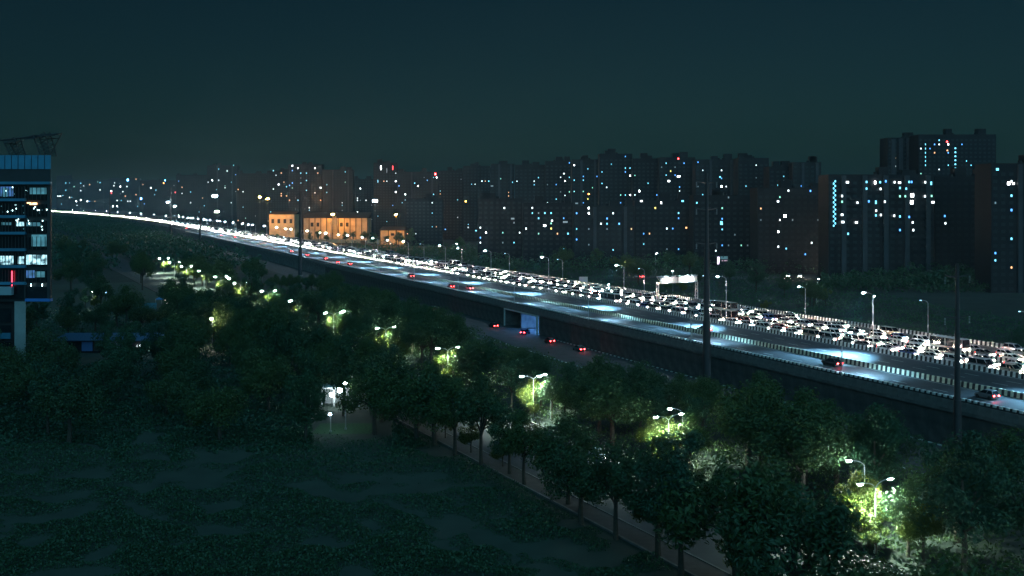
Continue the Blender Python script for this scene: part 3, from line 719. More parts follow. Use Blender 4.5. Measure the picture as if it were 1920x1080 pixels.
for li, (n, pitch, ph) in enumerate(LANES):
    s = s_at(1925, n) + rc.uniform(0, 5); k = 0
    while s < 4200:
        kind = rc.choices(('sedan', 'hatchback', 'suv', 'van', 'bus'), (4, 5, 4, 1.3, .55))[0]
        if kind == 'bus': s += 2.6
        far = s > 800
        cars.append((s, n + rc.uniform(-.3, .3), kind, rcol(), ph, k)); k += 1
        s += (2.6 if kind == 'bus' else 0) + (pitch if s < 450 else min(pitch, 6.6)) * rc.uniform(.9, 1.22) * (1.0 if s < 700 else 1.2 if s < 1600 else 2.0)
cars.sort(key=lambda c: c[0])
ONC = math.atan2(-D.y, -D.x)
farmb = {}
for i, (s, n, kind, col, ph, k) in enumerate(cars):
    p = rd(s, n, DECK + .006)
    nice = {'suv': 'tall car'}.get(kind, kind)
    lab = f'{col} {nice} with headlights on, {ordinal(k + 1)} from the right {ph}'
    if i < 280: car(kind, col, p, ONC + rc.uniform(-.02, .02), lab, 'oncoming cars with lit headlights', full=i < 150)
    else:
        c2 = col if col in ('white', 'silver', 'grey') else 'grey'
        m = farmb.setdefault('x', MB()); src = KINDS[kind]['one'][c2 + '_mb']; k0 = len(m.v); ca, sa = math.cos(ONC), math.sin(ONC)
        m.v += [(p.x + v[0] * ca - v[1] * sa, p.y + v[0] * sa + v[1] * ca, p.z + v[2]) for v in src.v]; m.f += [tuple(k0 + q for q in f) for f in src.f]
        m.m += [(q if q else (0 if c2 == 'white' else 4)) for q in src.m]
o = farmb['x'].build('distant_traffic', [M['car_white'], M['glass'], M['head'], M['car_red'], M['car_grey']], None, 'stuff')
tag(o, 'distant stream of cars with bright headlights at the far left of the road', 'traffic')
# cars driving away on the near side
AW = ANG_D
for k, (x, n, kind, col, lab) in enumerate([
        (1850, 138.5, 'hatchback', 'grey', 'grey car with red tail lights in the slip lane near the right edge'), (1560, 139.0, 'sedan', 'black', 'black car with red tail lights in the slip lane below the lamp pool'),
        (880, 138.8, 'sedan', 'grey', 'grey car with red tail lights in the slip lane above the dark trees'), (845, 135.2, 'hatchback', 'red', 'red car with tail lights in the slip lane above the dark trees'),
        (770, 138.4, 'suv', 'black', 'black tall car with red tail lights in the slip lane'), (655, 138.0, 'sedan', 'red', 'red car with tail lights behind the tree gap in the slip lane'),
        (632, 135, 'hatchback', 'grey', 'grey hatchback with tail lights right of the left power pole'), (610, 138.6, 'sedan', 'black', 'black sedan with tail lights right of the left power pole'), (575, 138, 'sedan', 'grey', 'grey sedan with tail lights beside the left power pole'),
        (545, 138.6, 'suv', 'grey', 'grey tall car with tail lights left of the left power pole'), (1320, 146.5, 'sedan', 'grey', 'grey sedan with tail lights in the empty main lanes behind the thick pole'),
        (440, 150, 'sedan', 'red', 'red car with tail lights far left on the near lanes'), (415, 146, 'sedan', 'grey', 'grey car with tail lights far left on the near lanes'), (350, 150, 'suv', 'red', 'red tall car with tail lights at the far left')]):
    s = s_at(x, n); t = car(kind, col, rd(s, n, DECK + .006), AW, lab, 'cars driving away on the near lanes')
    for ch in list(t.children):
        if ch.name.startswith('headlight'): ch.data = KINDS[kind]['hoff']
# cars on the road below the wall and in the underpass
for x, n, rz, kind, col, lab in ((1085, 125.5, AW, 'sedan', 'grey', 'grey car with red tail lights on the road below the highway wall'), (1030, 125.2, AW, 'hatchback', 'red', 'red car with tail lights by the underpass mouth'), (925, 125, AW, 'sedan', 'black', 'black car with tail lights left of the underpass'), (985, 127, AW - .9, 'hatchback', 'blue', 'blue car with red tail lights turning at the underpass mouth'), (812, 124, AW, 'suv', 'grey', 'grey tall car with tail lights half hidden by dark trees below the wall')):
    t = car(kind, col, rd(s_at(x, n), n, .012), rz, lab, 'cars on the road below the highway wall')
    for ch in list(t.children):
        if ch.name.startswith('headlight'): ch.data = KINDS[kind]['hoff']
# unlit vans and cars stopped on the slip lane
for x, n, kind, col, lab in ((512, 186.5, 'van', 'white', 'white van stopped without lights on the slip lane, left of two'), (541, 186.5, 'van', 'silver', 'silver van stopped without lights on the slip lane, right of two'), (872, 187, 'suv', 'black', 'black car stopped without lights on the far slip lane'), (888, 187, 'sedan', 'grey', 'grey car stopped without lights on the far slip lane')):
    car(kind, col, rd(s_at(x, n), n, DECK + .006), ONC, lab, 'vehicles stopped on the slip lane', lights=False)
# cars on the tree lined road
for s, n, kind, col, lab in ((128, 83.0, 'sedan', 'white', 'white car with lights on, on the tree lined road under the second double lamp'), (108, 83.0, 'hatchback', 'silver', 'silver hatchback on the tree lined road right of the white car'), (166, 83, 'hatchback', 'grey', 'grey hatchback on the tree lined road near the third double lamp')):
    t = car(kind, col, sr(s, n, .016), ANG_E + math.pi, lab, 'cars on the tree lined road')
    for ch in list(t.children):
        if ch.name.startswith('headlight'): ch.data = KINDS[kind]['hdim']
# cars on the surface road beyond the highway
m = MB(); m.face([(60, 515, .008), (360, 505, .008), (360, 521, .008), (60, 531, .008)]); m.build('road', M['asphalt_old'], kind='structure')
for k, (x, away) in enumerate(((1600, 1), (1622, 1), (1640, 1), (1652, 1), (1668, 0), (1690, 0), (1722, 0), (1760, 0), (1795, 0), (1500, 0), (1478, 0), (1195, 1), (1203, 1))):
    Y = 518 if away else 522
    p = Vector(((x - CX) / F * Y, Y, .012))
    t = car(rc.choice(('sedan', 'hatchback', 'suv')), rcol(), p, -.35 - math.pi * .5 if not away else math.pi * .5 + .3, f"car with {'red tail lights' if away else 'headlights'} on the road beyond the highway, {ordinal(k + 1)} of its row", 'cars on the far surface road')

# ------------------------------------------------------------------ city buildings
lights = []
def crop(ox, oy, txt):
    for tk in txt.split():
        c, rest = tk[0], tk[1:]; a = rest.split(','); lights.append([float(a[0]) / 4 + ox, float(a[1]) / 4 + oy, c, float(a[2]) if len(a) > 2 else 1.0, float(a[3]) if len(a) > 3 else 1.0])
crop(900, 260, 'w10,325 c75,318 g153,293 c255,325 w412,323 c450,293 c485,295,2 w630,262,1.6 b655,180 W693,207 c672,277 W627,323 c715,323 c768,323 b777,290 c973,190 c905,260 c930,325 w933,357 b1090,130 c1085,220 c1133,220 b1087,252 W1127,288 O815,415,1.4 y817,452 W818,518 W818,550 b712,547 c568,452 c472,548 c518,548 w398,520 w182,520,1.3 o228,425 W485,652,2 w540,615,1.5 g555,652 y557,693 c660,712,1.3 b710,748 w1003,555 b975,585 b1027,622 w915,645 c970,640 W1210,393,1.2,1.4 W1122,420 o1135,468,1.3 w1210,468,2 W1355,465 b1330,435 g1380,437,1.5 y1335,507 c1250,320 c1385,172 R1487,150 b1525,195 y1437,250 W1490,283,3.2 W1417,318,1.8 b1500,357 c1520,468,1.8 b1640,180 c1640,462 c1495,572 w1410,677 o1547,668,1.5 w1800,228 c1800,287,1.6 W1800,350,1,1.5 g1810,520 c1810,632,1.8,2 w330,682 d90,355,3 d640,625,4 d245,600,3 d1160,650,4 d725,485,3 c440,600 d270,635 b570,355 b870,290 g713,385 g768,385 g670,395 g1060,424 c1090,424 w1575,462 d1870,460')
crop(440, 280, 'W430,130 W465,133 b430,155 c292,167 o345,185 c500,172 c545,172 W612,137 o620,175 c545,235 b403,232 b430,245 W333,267 c387,272 b417,270 o30,307 w57,318 w70,318 w288,300 o345,330 o397,330 o350,353 o388,353 o420,375 W647,295 c530,310 c468,385 o643,377 w565,440 W940,297 w915,357 w915,388 W913,477 w975,387 W1087,140,.8,4 d1130,155,.8,4 r1175,140,.8,4 c1083,230,.8,2.5 o1108,240 w1148,248 W1205,235 b1228,272 W1202,330 W1272,345 W1383,272 c1355,260 b1448,235 R1505,185,1.8,1.8 W1507,212 b1527,237 c1437,360 c1502,345 w1467,410 c1850,243 c1915,237 Y1733,390,1.4 c1670,388 b1580,600,1.5 c1810,610,2 w1760,575 w1840,575 W1873,627 c833,165')
crop(0, 220, 'B958,470,1.8,1.8 o1022,462 c1045,490,1,3 c607,492 c493,490 c752,487 g555,520 w607,552 c493,545 w752,543 w853,513 W903,520 w950,520 W838,552 r838,568 o670,505 w922,560 W1130,530 c1165,545 B1238,473 O1227,493 o1368,523 w1368,575 r1310,562 c1425,555 B1058,610,1.8,1.8 o1018,577 o940,590 W1585,467 w1633,467 c1637,382 c1750,355 w1700,405 o1790,545 w1817,557 w1830,560 w1680,530 w1735,645 w1425,638 w430,590 w442,590 w455,590 W390,515 w520,600 W575,630 W605,622 W655,630 w880,625 w957,630 w975,630 W850,665 W878,665')
crop(1440, 230, 'w590,447,1.8 c733,445 W797,450,1,1.6 c835,447 b877,440 w943,447 w980,450,1.8 c1052,445 b1070,445 w1172,447 c1217,455,1,1.6 c733,495 w838,497 c983,490 c1030,495 w550,550 g983,552 g1023,552 W1075,545,2,1.6 W1072,597,2,1.6 w1170,552 g1220,550 g550,593 w665,600 b750,590 c803,597,1,1.6 w870,593 w1230,597,2 w805,660 w550,690,1.6 c803,695 w840,692 w940,698 c983,703 b1052,707 w555,745,2 w657,748,1.7 w1078,748 b983,805 w1083,805 c595,833 b1325,700 w1330,755 c1283,147 w1290,178 R1343,143 W1343,175 o1345,208,1.4 b1343,240 o1235,210 b1235,150 w1147,188 b1467,175 c1657,352 c1720,350,1.6 w1883,350,1.8 W1805,455,1.6,1.3 w1840,457,1.4 W1883,457,2,1.2 c1800,555 c1830,560 c1880,610,1.4 b1805,660 b1840,660 o1870,720 c1880,770 w1885,825,1.4 c1800,880 c1623,635 b1615,690 b1570,738,2.4 c57,470 w153,510 w75,590,1.6 W127,700,1.8,1.4 W77,818 w77,930 g318,475 b318,512 c400,383,1.4 c437,470 b455,410 y408,510 c410,640,2 b250,475')
for q in range(20): lights.append([1440 + (487 if q % 2 else 499) / 4, 230 + (440 + q * 17.5) / 4, 'c', .9, .9])
for q in range(6): lights.append([1440 + 1193 / 4, 230 + (178 + q * 29.5) / 4, 'c', .7, 1.2]); lights.append([1440 + 1405 / 4, 230 + (192 + q * 30) / 4, 'c', 1.6, 1.1])
# x0, x1, roof row, depth, style, label
BLD = [
 (106, 134, 329, 4700, 0, 'small square tower, hazy and furthest left on the skyline'), (134, 205, 337, 4600, 1, 'low hazy block right of the furthest left tower'), (205, 262, 334, 4200, 0, 'distant block behind the blue white light on the far left'),
 (262, 330, 338, 2700, 2, 'distant dark block between the blue lights and the left floodlight mast'), (330, 388, 328, 2000, 0, 'dark block behind the left floodlight masts'), (388, 444, 310, 1650, 1, 'taller block with roof boxes behind the tall left mast'),
 (444, 500, 325, 1400, 0, 'dark block above the pair of orange lamps'), (500, 540, 320, 1350, 2, 'narrow dark block right of the orange lamp pair'), (540, 604, 308, 1250, 0, 'dark block with bright white roof lights above the left shed'),
 (604, 662, 318, 1200, 1, 'wide block faintly lit orange over the long shed'), (662, 700, 336, 1300, 2, 'lower block left of the two lit strips'), (700, 745, 305, 1150, 0, 'tower carrying one white and one red vertical light strip'),
 (745, 822, 322, 1100, 1, 'wide block with the round red sign on its roof corner'), (822, 868, 320, 1050, 2, 'block right of the red sign'), (868, 920, 311, 1000, 0, 'stepped block left of the long skyline'),
 (920, 965, 307, 900, 1, 'block with a pale stair tower on the long skyline'), (965, 1022, 309, 860, 0, 'block left of the orange lit pane on the long skyline'), (1022, 1072, 302, 850, 2, 'block over the cluster of white windows on the long skyline'),
 (1072, 1124, 299, 820, 1, 'block with the orange lit pane near its middle'), (1124, 1186, 288, 800, 0, 'tallest block of the long skyline with a roof box'), (1186, 1236, 297, 790, 2, 'block right of the tallest skyline block'),
 (1236, 1304, 295, 780, 0, 'block with the red roof light and the bright white floodlit window'), (1304, 1384, 299, 760, 1, 'block behind the top of the thick power pole'), (1384, 1442, 296, 740, 0, 'block left of the dip in the skyline'),
 (1442, 1486, 312, 700, 2, 'lower dark block at the dip in the skyline'), (1486, 1540, 304, 690, 1, 'dark block with roof tank left of the balcony block'),
 (760, 830, 372, 900, 2, 'low dark house row in front of the red sign block'), (895, 980, 372, 620, 0, 'low front block at the left of the dark houses'), (980, 1075, 380, 600, 2, 'low front block with the wide cyan window'), (1075, 1190, 386, 590, 1, 'low front block below the orange pane'),
 (1190, 1300, 376, 600, 0, 'low front block with the yellow green window'), (1300, 1420, 366, 580, 2, 'low front block behind the thick power pole'), (1420, 1552, 352, 540, 0, 'low front block just left of the balcony block'),
 (1553, 1752, 327, 470, 9, 'long balcony block with a stairwell column of cyan lights'), (1752, 1858, 331, 480, 3, 'almost unlit block right of the balcony block'), (1858, 2010, 306, 430, 4, 'block cut by the right edge with bright white windows'),
 (1664, 1722, 258, 760, 5, 'ribbed upper tower with pale vertical piers behind the balcony block'), (1722, 1868, 252, 740, 6, 'tall dark tower with strings of cyan stair lights at the right')]
built = []
for (x0, x1, yt, Y, st, lab) in BLD:
    X0, X1 = (x0 - CX) / F * Y, (x1 - CX) / F * Y; H = CZ - (yt - HY) / F * Y; W = X1 - X0
    t = thing('apartment_block', lab, 'building', ((X0 + X1) / 2, Y, 0), 0, None)
    rnd = random.Random(int(x0))
    dp = rnd.uniform(12, 18); wm_ = [M['bwall'], M['bwall2'], M['bwall3'], M['bwall3'], M['bwall'], M['bwall'], M['bwall3']][st] if st < 9 else M['bwall']
    h2 = W / 2 - .15
    m = MB(); m.box(-h2, h2, 0, dp, 0, H - 1.0); m.build('wall', wm_, t)
    m = MB()                                          # parapet
    for (a0, a1, b0, b1) in ((-h2, h2, 0, .25), (-h2, h2, dp - .25, dp), (-h2, -h2 + .25, .25, dp - .25), (h2 - .25, h2, .25, dp - .25)): m.box(a0, a1, b0, b1, H - .998, H)
    m.build('parapet', wm_, t)
    for q in range(2 if W > 14 else 1):               # stair heads and water tanks
        u = rnd.uniform(-h2 + 2.5, h2 - 2.5) if W > 9 else 0; ww = min(rnd.uniform(1.8, 3.5), W * .35)
        m = MB(); m.box(u - ww, u + ww, 3, 8, H - .99, H + rnd.uniform(2.2, 4.5)); m.build('stair_head', wm_, t)
        m = MB(); v = u + ww + 1.2 if u < 0 else u - ww - 1.2; m.tube([(v, 4.5, H - .99), (v, 4.5, H + 1.3)], .9, 10); m.build('water_tank', M['bwall3'], t)
    nf = int((H - 1.2) / 3.1); nb = max(2, int(W / 3.4)); bw = 2 * h2 / nb
    m = MB(); sl = MB()
    for f in range(nf):
        z = 1.0 + f * 3.1
        for q in range(nb):
            u = -h2 + (q + .5) * bw; m.box(u - bw * .26, u + bw * .26, -.03, .02, z, z + 1.45)
        sl.box(-h2, h2, -.14, -.001, z - .95, z - .8)
    o = m.build('dark_windows', M['dwin'], t, 'stuff'); sl.build('floor_bands', wm_, t, 'stuff')
    m = MB(); any_ = False
    if st in (5, 1, 9, 4):
        kk = {5: 4, 1: 2, 9: 5, 4: 2}[st]
        for q in range(kk):
            u = -h2 + (q + .7) / kk * 2 * h2
            pm = MB(); pw = {5: 1.6, 9: 1.1}.get(st, .9); pm.box(u - pw, u + pw, -1.0, -.15, 0, H + (rnd.uniform(-2, 3.5) if st == 5 else -.5)); pm.build('pier', M['pier'], t)
    if st == 9:                                       # balconies
        for f in range(nf):
            for q in range(0, nb, 2):
                u = -h2 + (q + 1) * bw; bm_ = MB(); bm_.box(u - bw * .42, u + bw * .42, -.95, -.15, 1.0 + f * 3.1 - .8, 1.0 + f * 3.1 - .68); bm_.box(u - bw * .42, u + bw * .42, -.95, -.88, 1.0 + f * 3.1 - .679, 1.0 + f * 3.1 + .2); bm_.build('balcony', wm_, t)
    built.append((x0, x1, yt, Y, t, (X0 + X1) / 2, H, W, lab))
wcache = {}
def pane(t, u, z, ww, hh, c, Y):
    key = (c, round(ww, 1), round(hh, 1))
    if key not in wcache:
        m = MB(); a, b_ = key[1] / 2, key[2] / 2
        m.box(-a, a, -.10, 0, -b_, b_); wcache[key] = m.mesh('window', M['win_' + c])
    o = link('window', wcache[key], t); o.location = (u, -.05, z); return o  # free lamps, light strips and signs are also placed as these panes
for (x, y, c, sw, sh) in lights:
    best = None
    for bb in built:
        if bb[0] + 1 <= x <= bb[1] - 1 and y > bb[2] - 2 and (best is None or bb[3] < best[3]): best = bb
    if not best: continue
    Y = best[3]; u = (x - CX) / F * Y - best[5]; z = CZ - (y - HY) / F * Y
    pxm = Y / F
    h2 = best[7] / 2 - .15; nb = max(2, int(best[7] / 3.4)); bw = 2 * h2 / nb
    if sw < 1.3 and c not in 'RBOY' and 'balcony' not in best[8]:
        u = -h2 + (min(nb - 1, max(0, int((u + h2) / bw))) + .5) * bw; z = 1.72 + 3.1 * round((z - 1.72) / 3.1)
    ww = max(.7, min(1.5 * pxm, 2.0 if Y < 1500 else 4.5)) * sw; hh = max(1.0, min(2.0 * pxm, 2.2 if Y < 1500 else 5.5)) * sh
    if best[4].get('label', '').startswith('long balcony'): pane(best[4], u, z, ww, hh, c, Y).location.y = -1.05
    else: pane(best[4], u, z, ww, hh, c, Y)
rw = random.Random(77)
for bb in built:
    x0, x1, yt, Y, t, xc, H, W, lab = bb
    if Y < 520 and 'balcony' in lab: continue
    area = (x1 - x0) * (470 - yt)
    h2 = W / 2 - .15; nb = max(2, int(W / 3.4)); bw = 2 * h2 / nb
    for k in range(int(area / 1300)):
        u = -h2 + (rw.randrange(nb) + .5) * bw; z = 1.72 + 3.1 * rw.randint(3, max(4, int(H / 3.1) - 2))
        pxm = Y / F
        pane(t, u, z, max(.6, 1.1 * pxm), max(.9, 1.5 * pxm), rw.choices('cbwgod', (6, 3, 3, 2, 2, 4))[0], Y)

# ------------------------------------------------------------------ orange lit compound
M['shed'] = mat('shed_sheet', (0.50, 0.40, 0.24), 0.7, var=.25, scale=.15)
def shed(label, x0, x1, yt, Y, hr=3, bays=False):
    X0, X1 = (x0 - CX) / F * Y, (x1 - CX) / F * Y; H = CZ - (yt - HY) / F * Y; W = X1 - X0
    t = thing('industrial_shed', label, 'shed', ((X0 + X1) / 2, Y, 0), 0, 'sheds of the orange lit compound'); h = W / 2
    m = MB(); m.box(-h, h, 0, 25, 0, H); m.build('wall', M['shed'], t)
    m = MB(); m.hexa([(-h - .6, -.8, H + .01), (h + .6, -.8, H + .01), (h + .6, 25.5, H + .01), (-h - .6, 25.5, H + .01), (-h - .6, -.8, H + .4), (h + .6, -.8, H + .4), (h + .6, 25.5, H + hr), (-h - .6, 25.5, H + hr)]); m.build('roof', M['bwall3'], t)
    nb = max(3, int(W / 6)); 
    pm = MB(); pm.box(-.35, .35, -.3, -.01, 0, H - .05); pmm = pm.mesh('pilaster', M['bwall3'] if bays else M['shed'])
    wm2 = MB(); wm2.box(-1.5, 1.5, -.06, -.01, H * .62, H * .8); wmm = wm2.mesh('window', M['dwin'])
    for q in range(nb + 1): o = link('pilaster', pmm, t); o.location = (-h + .4 + q * (W - .8) / nb, 0, 0)
    for q in range(nb):
        if bays and q % 5 not in (1, 2): continue
        o = link('window', wmm, t); o.location = (-h + .4 + (q + .5) * (W - .8) / nb, 0, 0)
    return t
shed('small orange lit shed left of the power pole', 505, 552, 402, 1110)
shed('long orange lit shed under the brightest orange mast', 568, 690, 409, 1030, 6, True)
shed('low orange lit wall building below the lone orange mast', 712, 760, 432, 930, 3, True)
cw = thing('compound_wall', 'low orange lit boundary wall in front of the sheds', 'wall', px(475, 440, 985).xy.to_3d(), math.radians(-12))
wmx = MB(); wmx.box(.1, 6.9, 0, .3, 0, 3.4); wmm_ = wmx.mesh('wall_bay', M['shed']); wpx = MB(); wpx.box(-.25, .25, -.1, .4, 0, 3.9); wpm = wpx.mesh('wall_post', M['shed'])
for q in range(26):
    if q % 9 == 7: continue
    o = link('wall_bay', wmm_, cw); o.location = (q * 7.0, 0, 0); o = link('wall_post', wpm, cw); o.location = (q * 7.0, 0, 0)
for q, (x, sz) in enumerate(((560, 1.2), (582, 1.0), (597, 1.3), (612, .9), (648, 1.1), (662, 1.4), (684, 1.2), (700, 1.5), (725, 1.2), (747, 1.4), (770, 1.6), (520, 1.0), (492, 1.2))):
    p = px(x, 440, 965 if x < 690 else 880); plant((0, 1, 4)[q % 3], p, sz, f'dark tree before the orange lit sheds, {ordinal(q + 1) if 0 else ("right" if x > 690 else "left" if x < 570 else "middle")} of the row', 'trees before the orange compound')
tm = thing('lattice_tower', 'lattice tower lit orange under the brightest orange mast', 'tower', px(627, 452, 985).xy.to_3d(), 0)
m = MB(); hz = 26
for sx in (-1, 1):
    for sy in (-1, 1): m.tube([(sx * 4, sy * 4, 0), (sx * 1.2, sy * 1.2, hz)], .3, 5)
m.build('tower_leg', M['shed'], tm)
m = MB()
for q in range(8):
    z0, z1 = hz * q / 8, hz * (q + 1) / 8; r0, r1 = 4 - 2.8 * q / 8, 4 - 2.8 * (q + 1) / 8
    for (ax0, ay0, ax1, ay1) in ((-1, -1, 1, -1), (1, -1, 1, 1), (1, 1, -1, 1), (-1, 1, -1, -1)):
        m.tube([(ax0 * r0, ay0 * r0, z0), (ax1 * r1, ay1 * r1, z1)], .14, 4); m.tube([(ax1 * r0, ay1 * r0, z0), (ax0 * r1, ay0 * r1, z1)], .14, 4)
m.build('bracing', M['shed'], tm)

# ------------------------------------------------------------------ billboard and other roadside signs
p = px(1355, 488, 560); t = thing('billboard', 'small lit billboard with pink white stripe right of the thick pole', 'billboard', (p.x, p.y, 0))
m = MB(); m.box(-3.2, 3.2, 0, .4, p.z - 2.4, p.z + 2.6); m.build('board', M['darksteel'], t)
m = MB(); m.box(-3.0, -1.8, -.06, -.005, p.z - 2.2, p.z + 1.9); m.build('lit_strip', emit('pink_white', (.95, .7, 1), 3), t)
m = MB(); m.box(-1.2, 2.8, -.06, -.005, p.z - .5, p.z + .1); m.build('lit_stripe', emit('pink_stripe', (.9, .45, .6), .6), t)
m = MB(); m.box(-1.2, 2.8, -.06, -.005, p.z + .6, p.z + 2.2); m.build('lit_panel', emit('teal_panel', (.1, .3, .3), .25), t)
for u in (-2, 2):
    m = MB(); m.tube([(u, .6, 0), (u, .6, p.z)], .2, 6); m.build('post', M['darksteel'], t)
p = px(1094, 525, 400); t = thing('road_sign', 'blank grey roadside board standing behind the far barrier', 'road sign', (p.x, p.y, 0))
m = MB(); m.box(-1.7, 1.7, 0, .12, p.z - 1.3, p.z + 1.3); m.build('board', M['steel'], t)
m = MB(); m.tube([(-1, .3, 0), (-1, .3, p.z + 1)], .1, 6); m.tube([(1, .3, 0), (1, .3, p.z + 1)], .1, 6); m.build('post', M['steel'], t)

# ------------------------------------------------------------------ office building at the left edge
YB = 229.0
def bx(x): return (x - CX) / F * YB
def bz(y): return CZ - (y - HY) / F * YB
ob = thing('office_building', 'dark glass office building with roof panels coloured as blue lit at the left edge', 'building', (bx(95), YB, 0))
xr = 0.0; xm = bx(48) - bx(95); xl = bx(-60) - bx(95); sh = -.463
M['bluelit_panel'] = mat('blue_lit_cladding', (0.05, 0.27, 0.42), 0.45, var=.12, scale=.5)  # bluish light on the roof panels is put into their base colour
M['lit_tint_band'] = mat('teal_lit_spandrel', (0.045, 0.22, 0.34), 0.5, var=.2, scale=.4)  # bands tinted with the blue light that falls on them from above
M['office'] = mat('office_wall', (0.03, 0.034, 0.036), 0.6, var=.2, scale=.4)
def shear(m, x0, x1, y0, y1, z0, z1):                 # the flank runs away along the line of sight
    m.hexa([(x0 + sh * y0, y0, z0), (x1 + sh * y0, y0, z0), (x1 + sh * y1, y1, z0), (x0 + sh * y1, y1, z0), (x0 + sh * y0, y0, z1), (x1 + sh * y0, y0, z1), (x1 + sh * y1, y1, z1), (x0 + sh * y1, y1, z1)])
m = MB(); shear(m, xl, xr - .02, .6, 24, bz(566), bz(316)); m.build('core', M['office'], ob)
m = MB(); shear(m, xl, xr, -.1, .55, bz(347), bz(317)); m.build('blank_band', M['office'], ob)
pw = (bx(12.4) - bx(0)); u = xr + .12; k = 0
while u > xl:
    m = MB(); m.box(u - pw + .2, u, -.25, -.11, bz(317), bz(291)); m.build('roof_panel', M['bluelit_panel'], ob); u -= pw
m = MB(); shear(m, xl, xr + .08, -.1, 10, bz(317.5), bz(292)); m.build('roof_band', M['office'], ob)
for y in (343, 374.5, 406, 437, 468, 499.5, 531):
    m = MB(); m.box(xl, (xr if y < 345 else xm), -.45, .59, bz(y + 2.6), bz(y - 2.4)); m.build('floor_slab', M['lit_tint_band'], ob)
for k in range(7):                                     # right bay: dark frame with recessed panes
    y = 348 + 31 * k
    m = MB(); m.box(xm + .01, xr - .8, .35, .58, bz(y + 27), bz(y + 4)); m.build('window', M['glass'], ob)
    m = MB(); m.box(xr - .78, xr - .02, -.05, .58, bz(y + 30.9), bz(y)); m.build('corner_panel', M['office'], ob)
    m = MB(); m.box(xm - .35, xm - .02, -.02, .58, bz(y + 26), bz(y + .5)); m.build('mullion', M['office'], ob)
    for q in range(4):
        x1 = xm - .4 - q * 3.1
        m = MB(); m.box(x1 - 3.0, x1, .3, .56, bz(y + 27), bz(y + 1)); m.build('window', M['glass'], ob)
m = MB(); m.box(xm, xr + .05, -.35, 1.0, bz(565), bz(560)); m.build('blue_soffit_edge', mat('blue_edge', (.04, .22, .62), .5), ob)
lw = emit_var('office_light', (.5, .9, 1.0), 1.9, .9); lt = emit_var('office_teal', (.12, .5, .62), .34, .7); lbl = emit_var('office_blue', (.08, .2, .75), .5, .9); lpt = emit('facade_speck', (.6, .95, 1), 7); lor = emit('office_orange', (1, .55, .25), 4)
def lit(x0, x1, y0, y1, mt, d=.2):
    m = MB(); m.box(bx(x0) - bx(95), bx(x1) - bx(95), d, d + .06, bz(y1), bz(y0)); m.build('lit_pane', mt, ob)
lit(0, 24, 480, 496, lw); lit(33, 46, 481, 495, lw, .22); lit(48.5, 87, 478, 496, lw); lit(55, 86, 352, 364, lt); lit(0, 24, 350, 368, lbl); lit(48.5, 64, 507, 521, lbl); lit(66, 84, 509, 520, lt)
lit(2, 20, 417, 422, lt); lit(30, 46, 416, 424, lw, .24); lit(49, 74, 417, 424, lt); lit(5, 13, 352, 369, lt, .17); lit(58, 86, 440, 462, lt, .3)
rb = random.Random(3)  # glowing specks added in place of city lights mirrored by the glass
for k in range(46):
    x = rb.uniform(1, 90); y = rb.choice((rb.uniform(383, 402), rb.uniform(350, 370), rb.uniform(412, 430), rb.uniform(383, 432)))
    if abs((y - 343) % 31.2) < 4 or abs((y - 343) % 31.2) > 27: continue
    if 88 > x > 46 or x < 44: lit(x, x + rb.uniform(.7, 1.5), y, y + rb.uniform(1.2, 2.6), lpt if rb.random() < .5 else lt, .12)
lit(50, 58, 379.5, 381.5, lor, .1); lit(60, 69, 380, 384, lor, .1); lit(55, 63, 382, 384, lor, .13)
lit(57.6, 59, 532, 537, lpt, -.06); lit(78.6, 80, 532, 537, lpt, -.06)
m = MB(); m.box(bx(22.6) - bx(95), bx(24.4) - bx(95), -.3, -.2, bz(536), bz(508)); m.build('red_light_strip', emit('red_strip', (1, .03, .06), 6), ob)
m = MB(); m.box(xl, bx(28) - bx(95), -1.6, -.5, bz(552), bz(537)); m.build('canopy_band', mat('pale_band', (.30, .42, .46), .6), ob)
m = MB(); shear(m, bx(27) - bx(95), bx(48) - bx(95), .3, 2.2, 0, bz(565.5)); m.build('column', mat('pale_column', (.32, .36, .35), .8, var=.15, scale=.4), ob)
m = MB(); shear(m, xl, bx(26.8) - bx(95), 2, 18, 0, bz(567)); m.build('lower_wall', M['bwall2'], ob)
for k in range(3):
    m = MB(); m.box(xl, bx(13) - bx(95), 1.8, 1.95, bz(606 + 32 * k), bz(580 + 32 * k)); m.build('window', M['glass'], ob)
    m = MB(); m.box(xl, bx(13) - bx(95), 1.6, 1.98, bz(637 + 32 * k) , bz(626 + 32 * k)); m.build('floor_slab', M['lit_tint_band'], ob)
mlx = MB(); mlx.box(-.05, .05, .0, .12, 0, 24 * YB / F); mlm = mlx.mesh('mullion', M['darksteel'])
for k in range(6):
    for x in (4, 10, 16, 22, 29, 35, 41, 52, 60, 68, 76, 84): o = link('mullion', mlm, ob); o.location = (bx(x) - bx(95), -.02 if x < 48 else .1, bz(348 + 31 * k + 26.5))
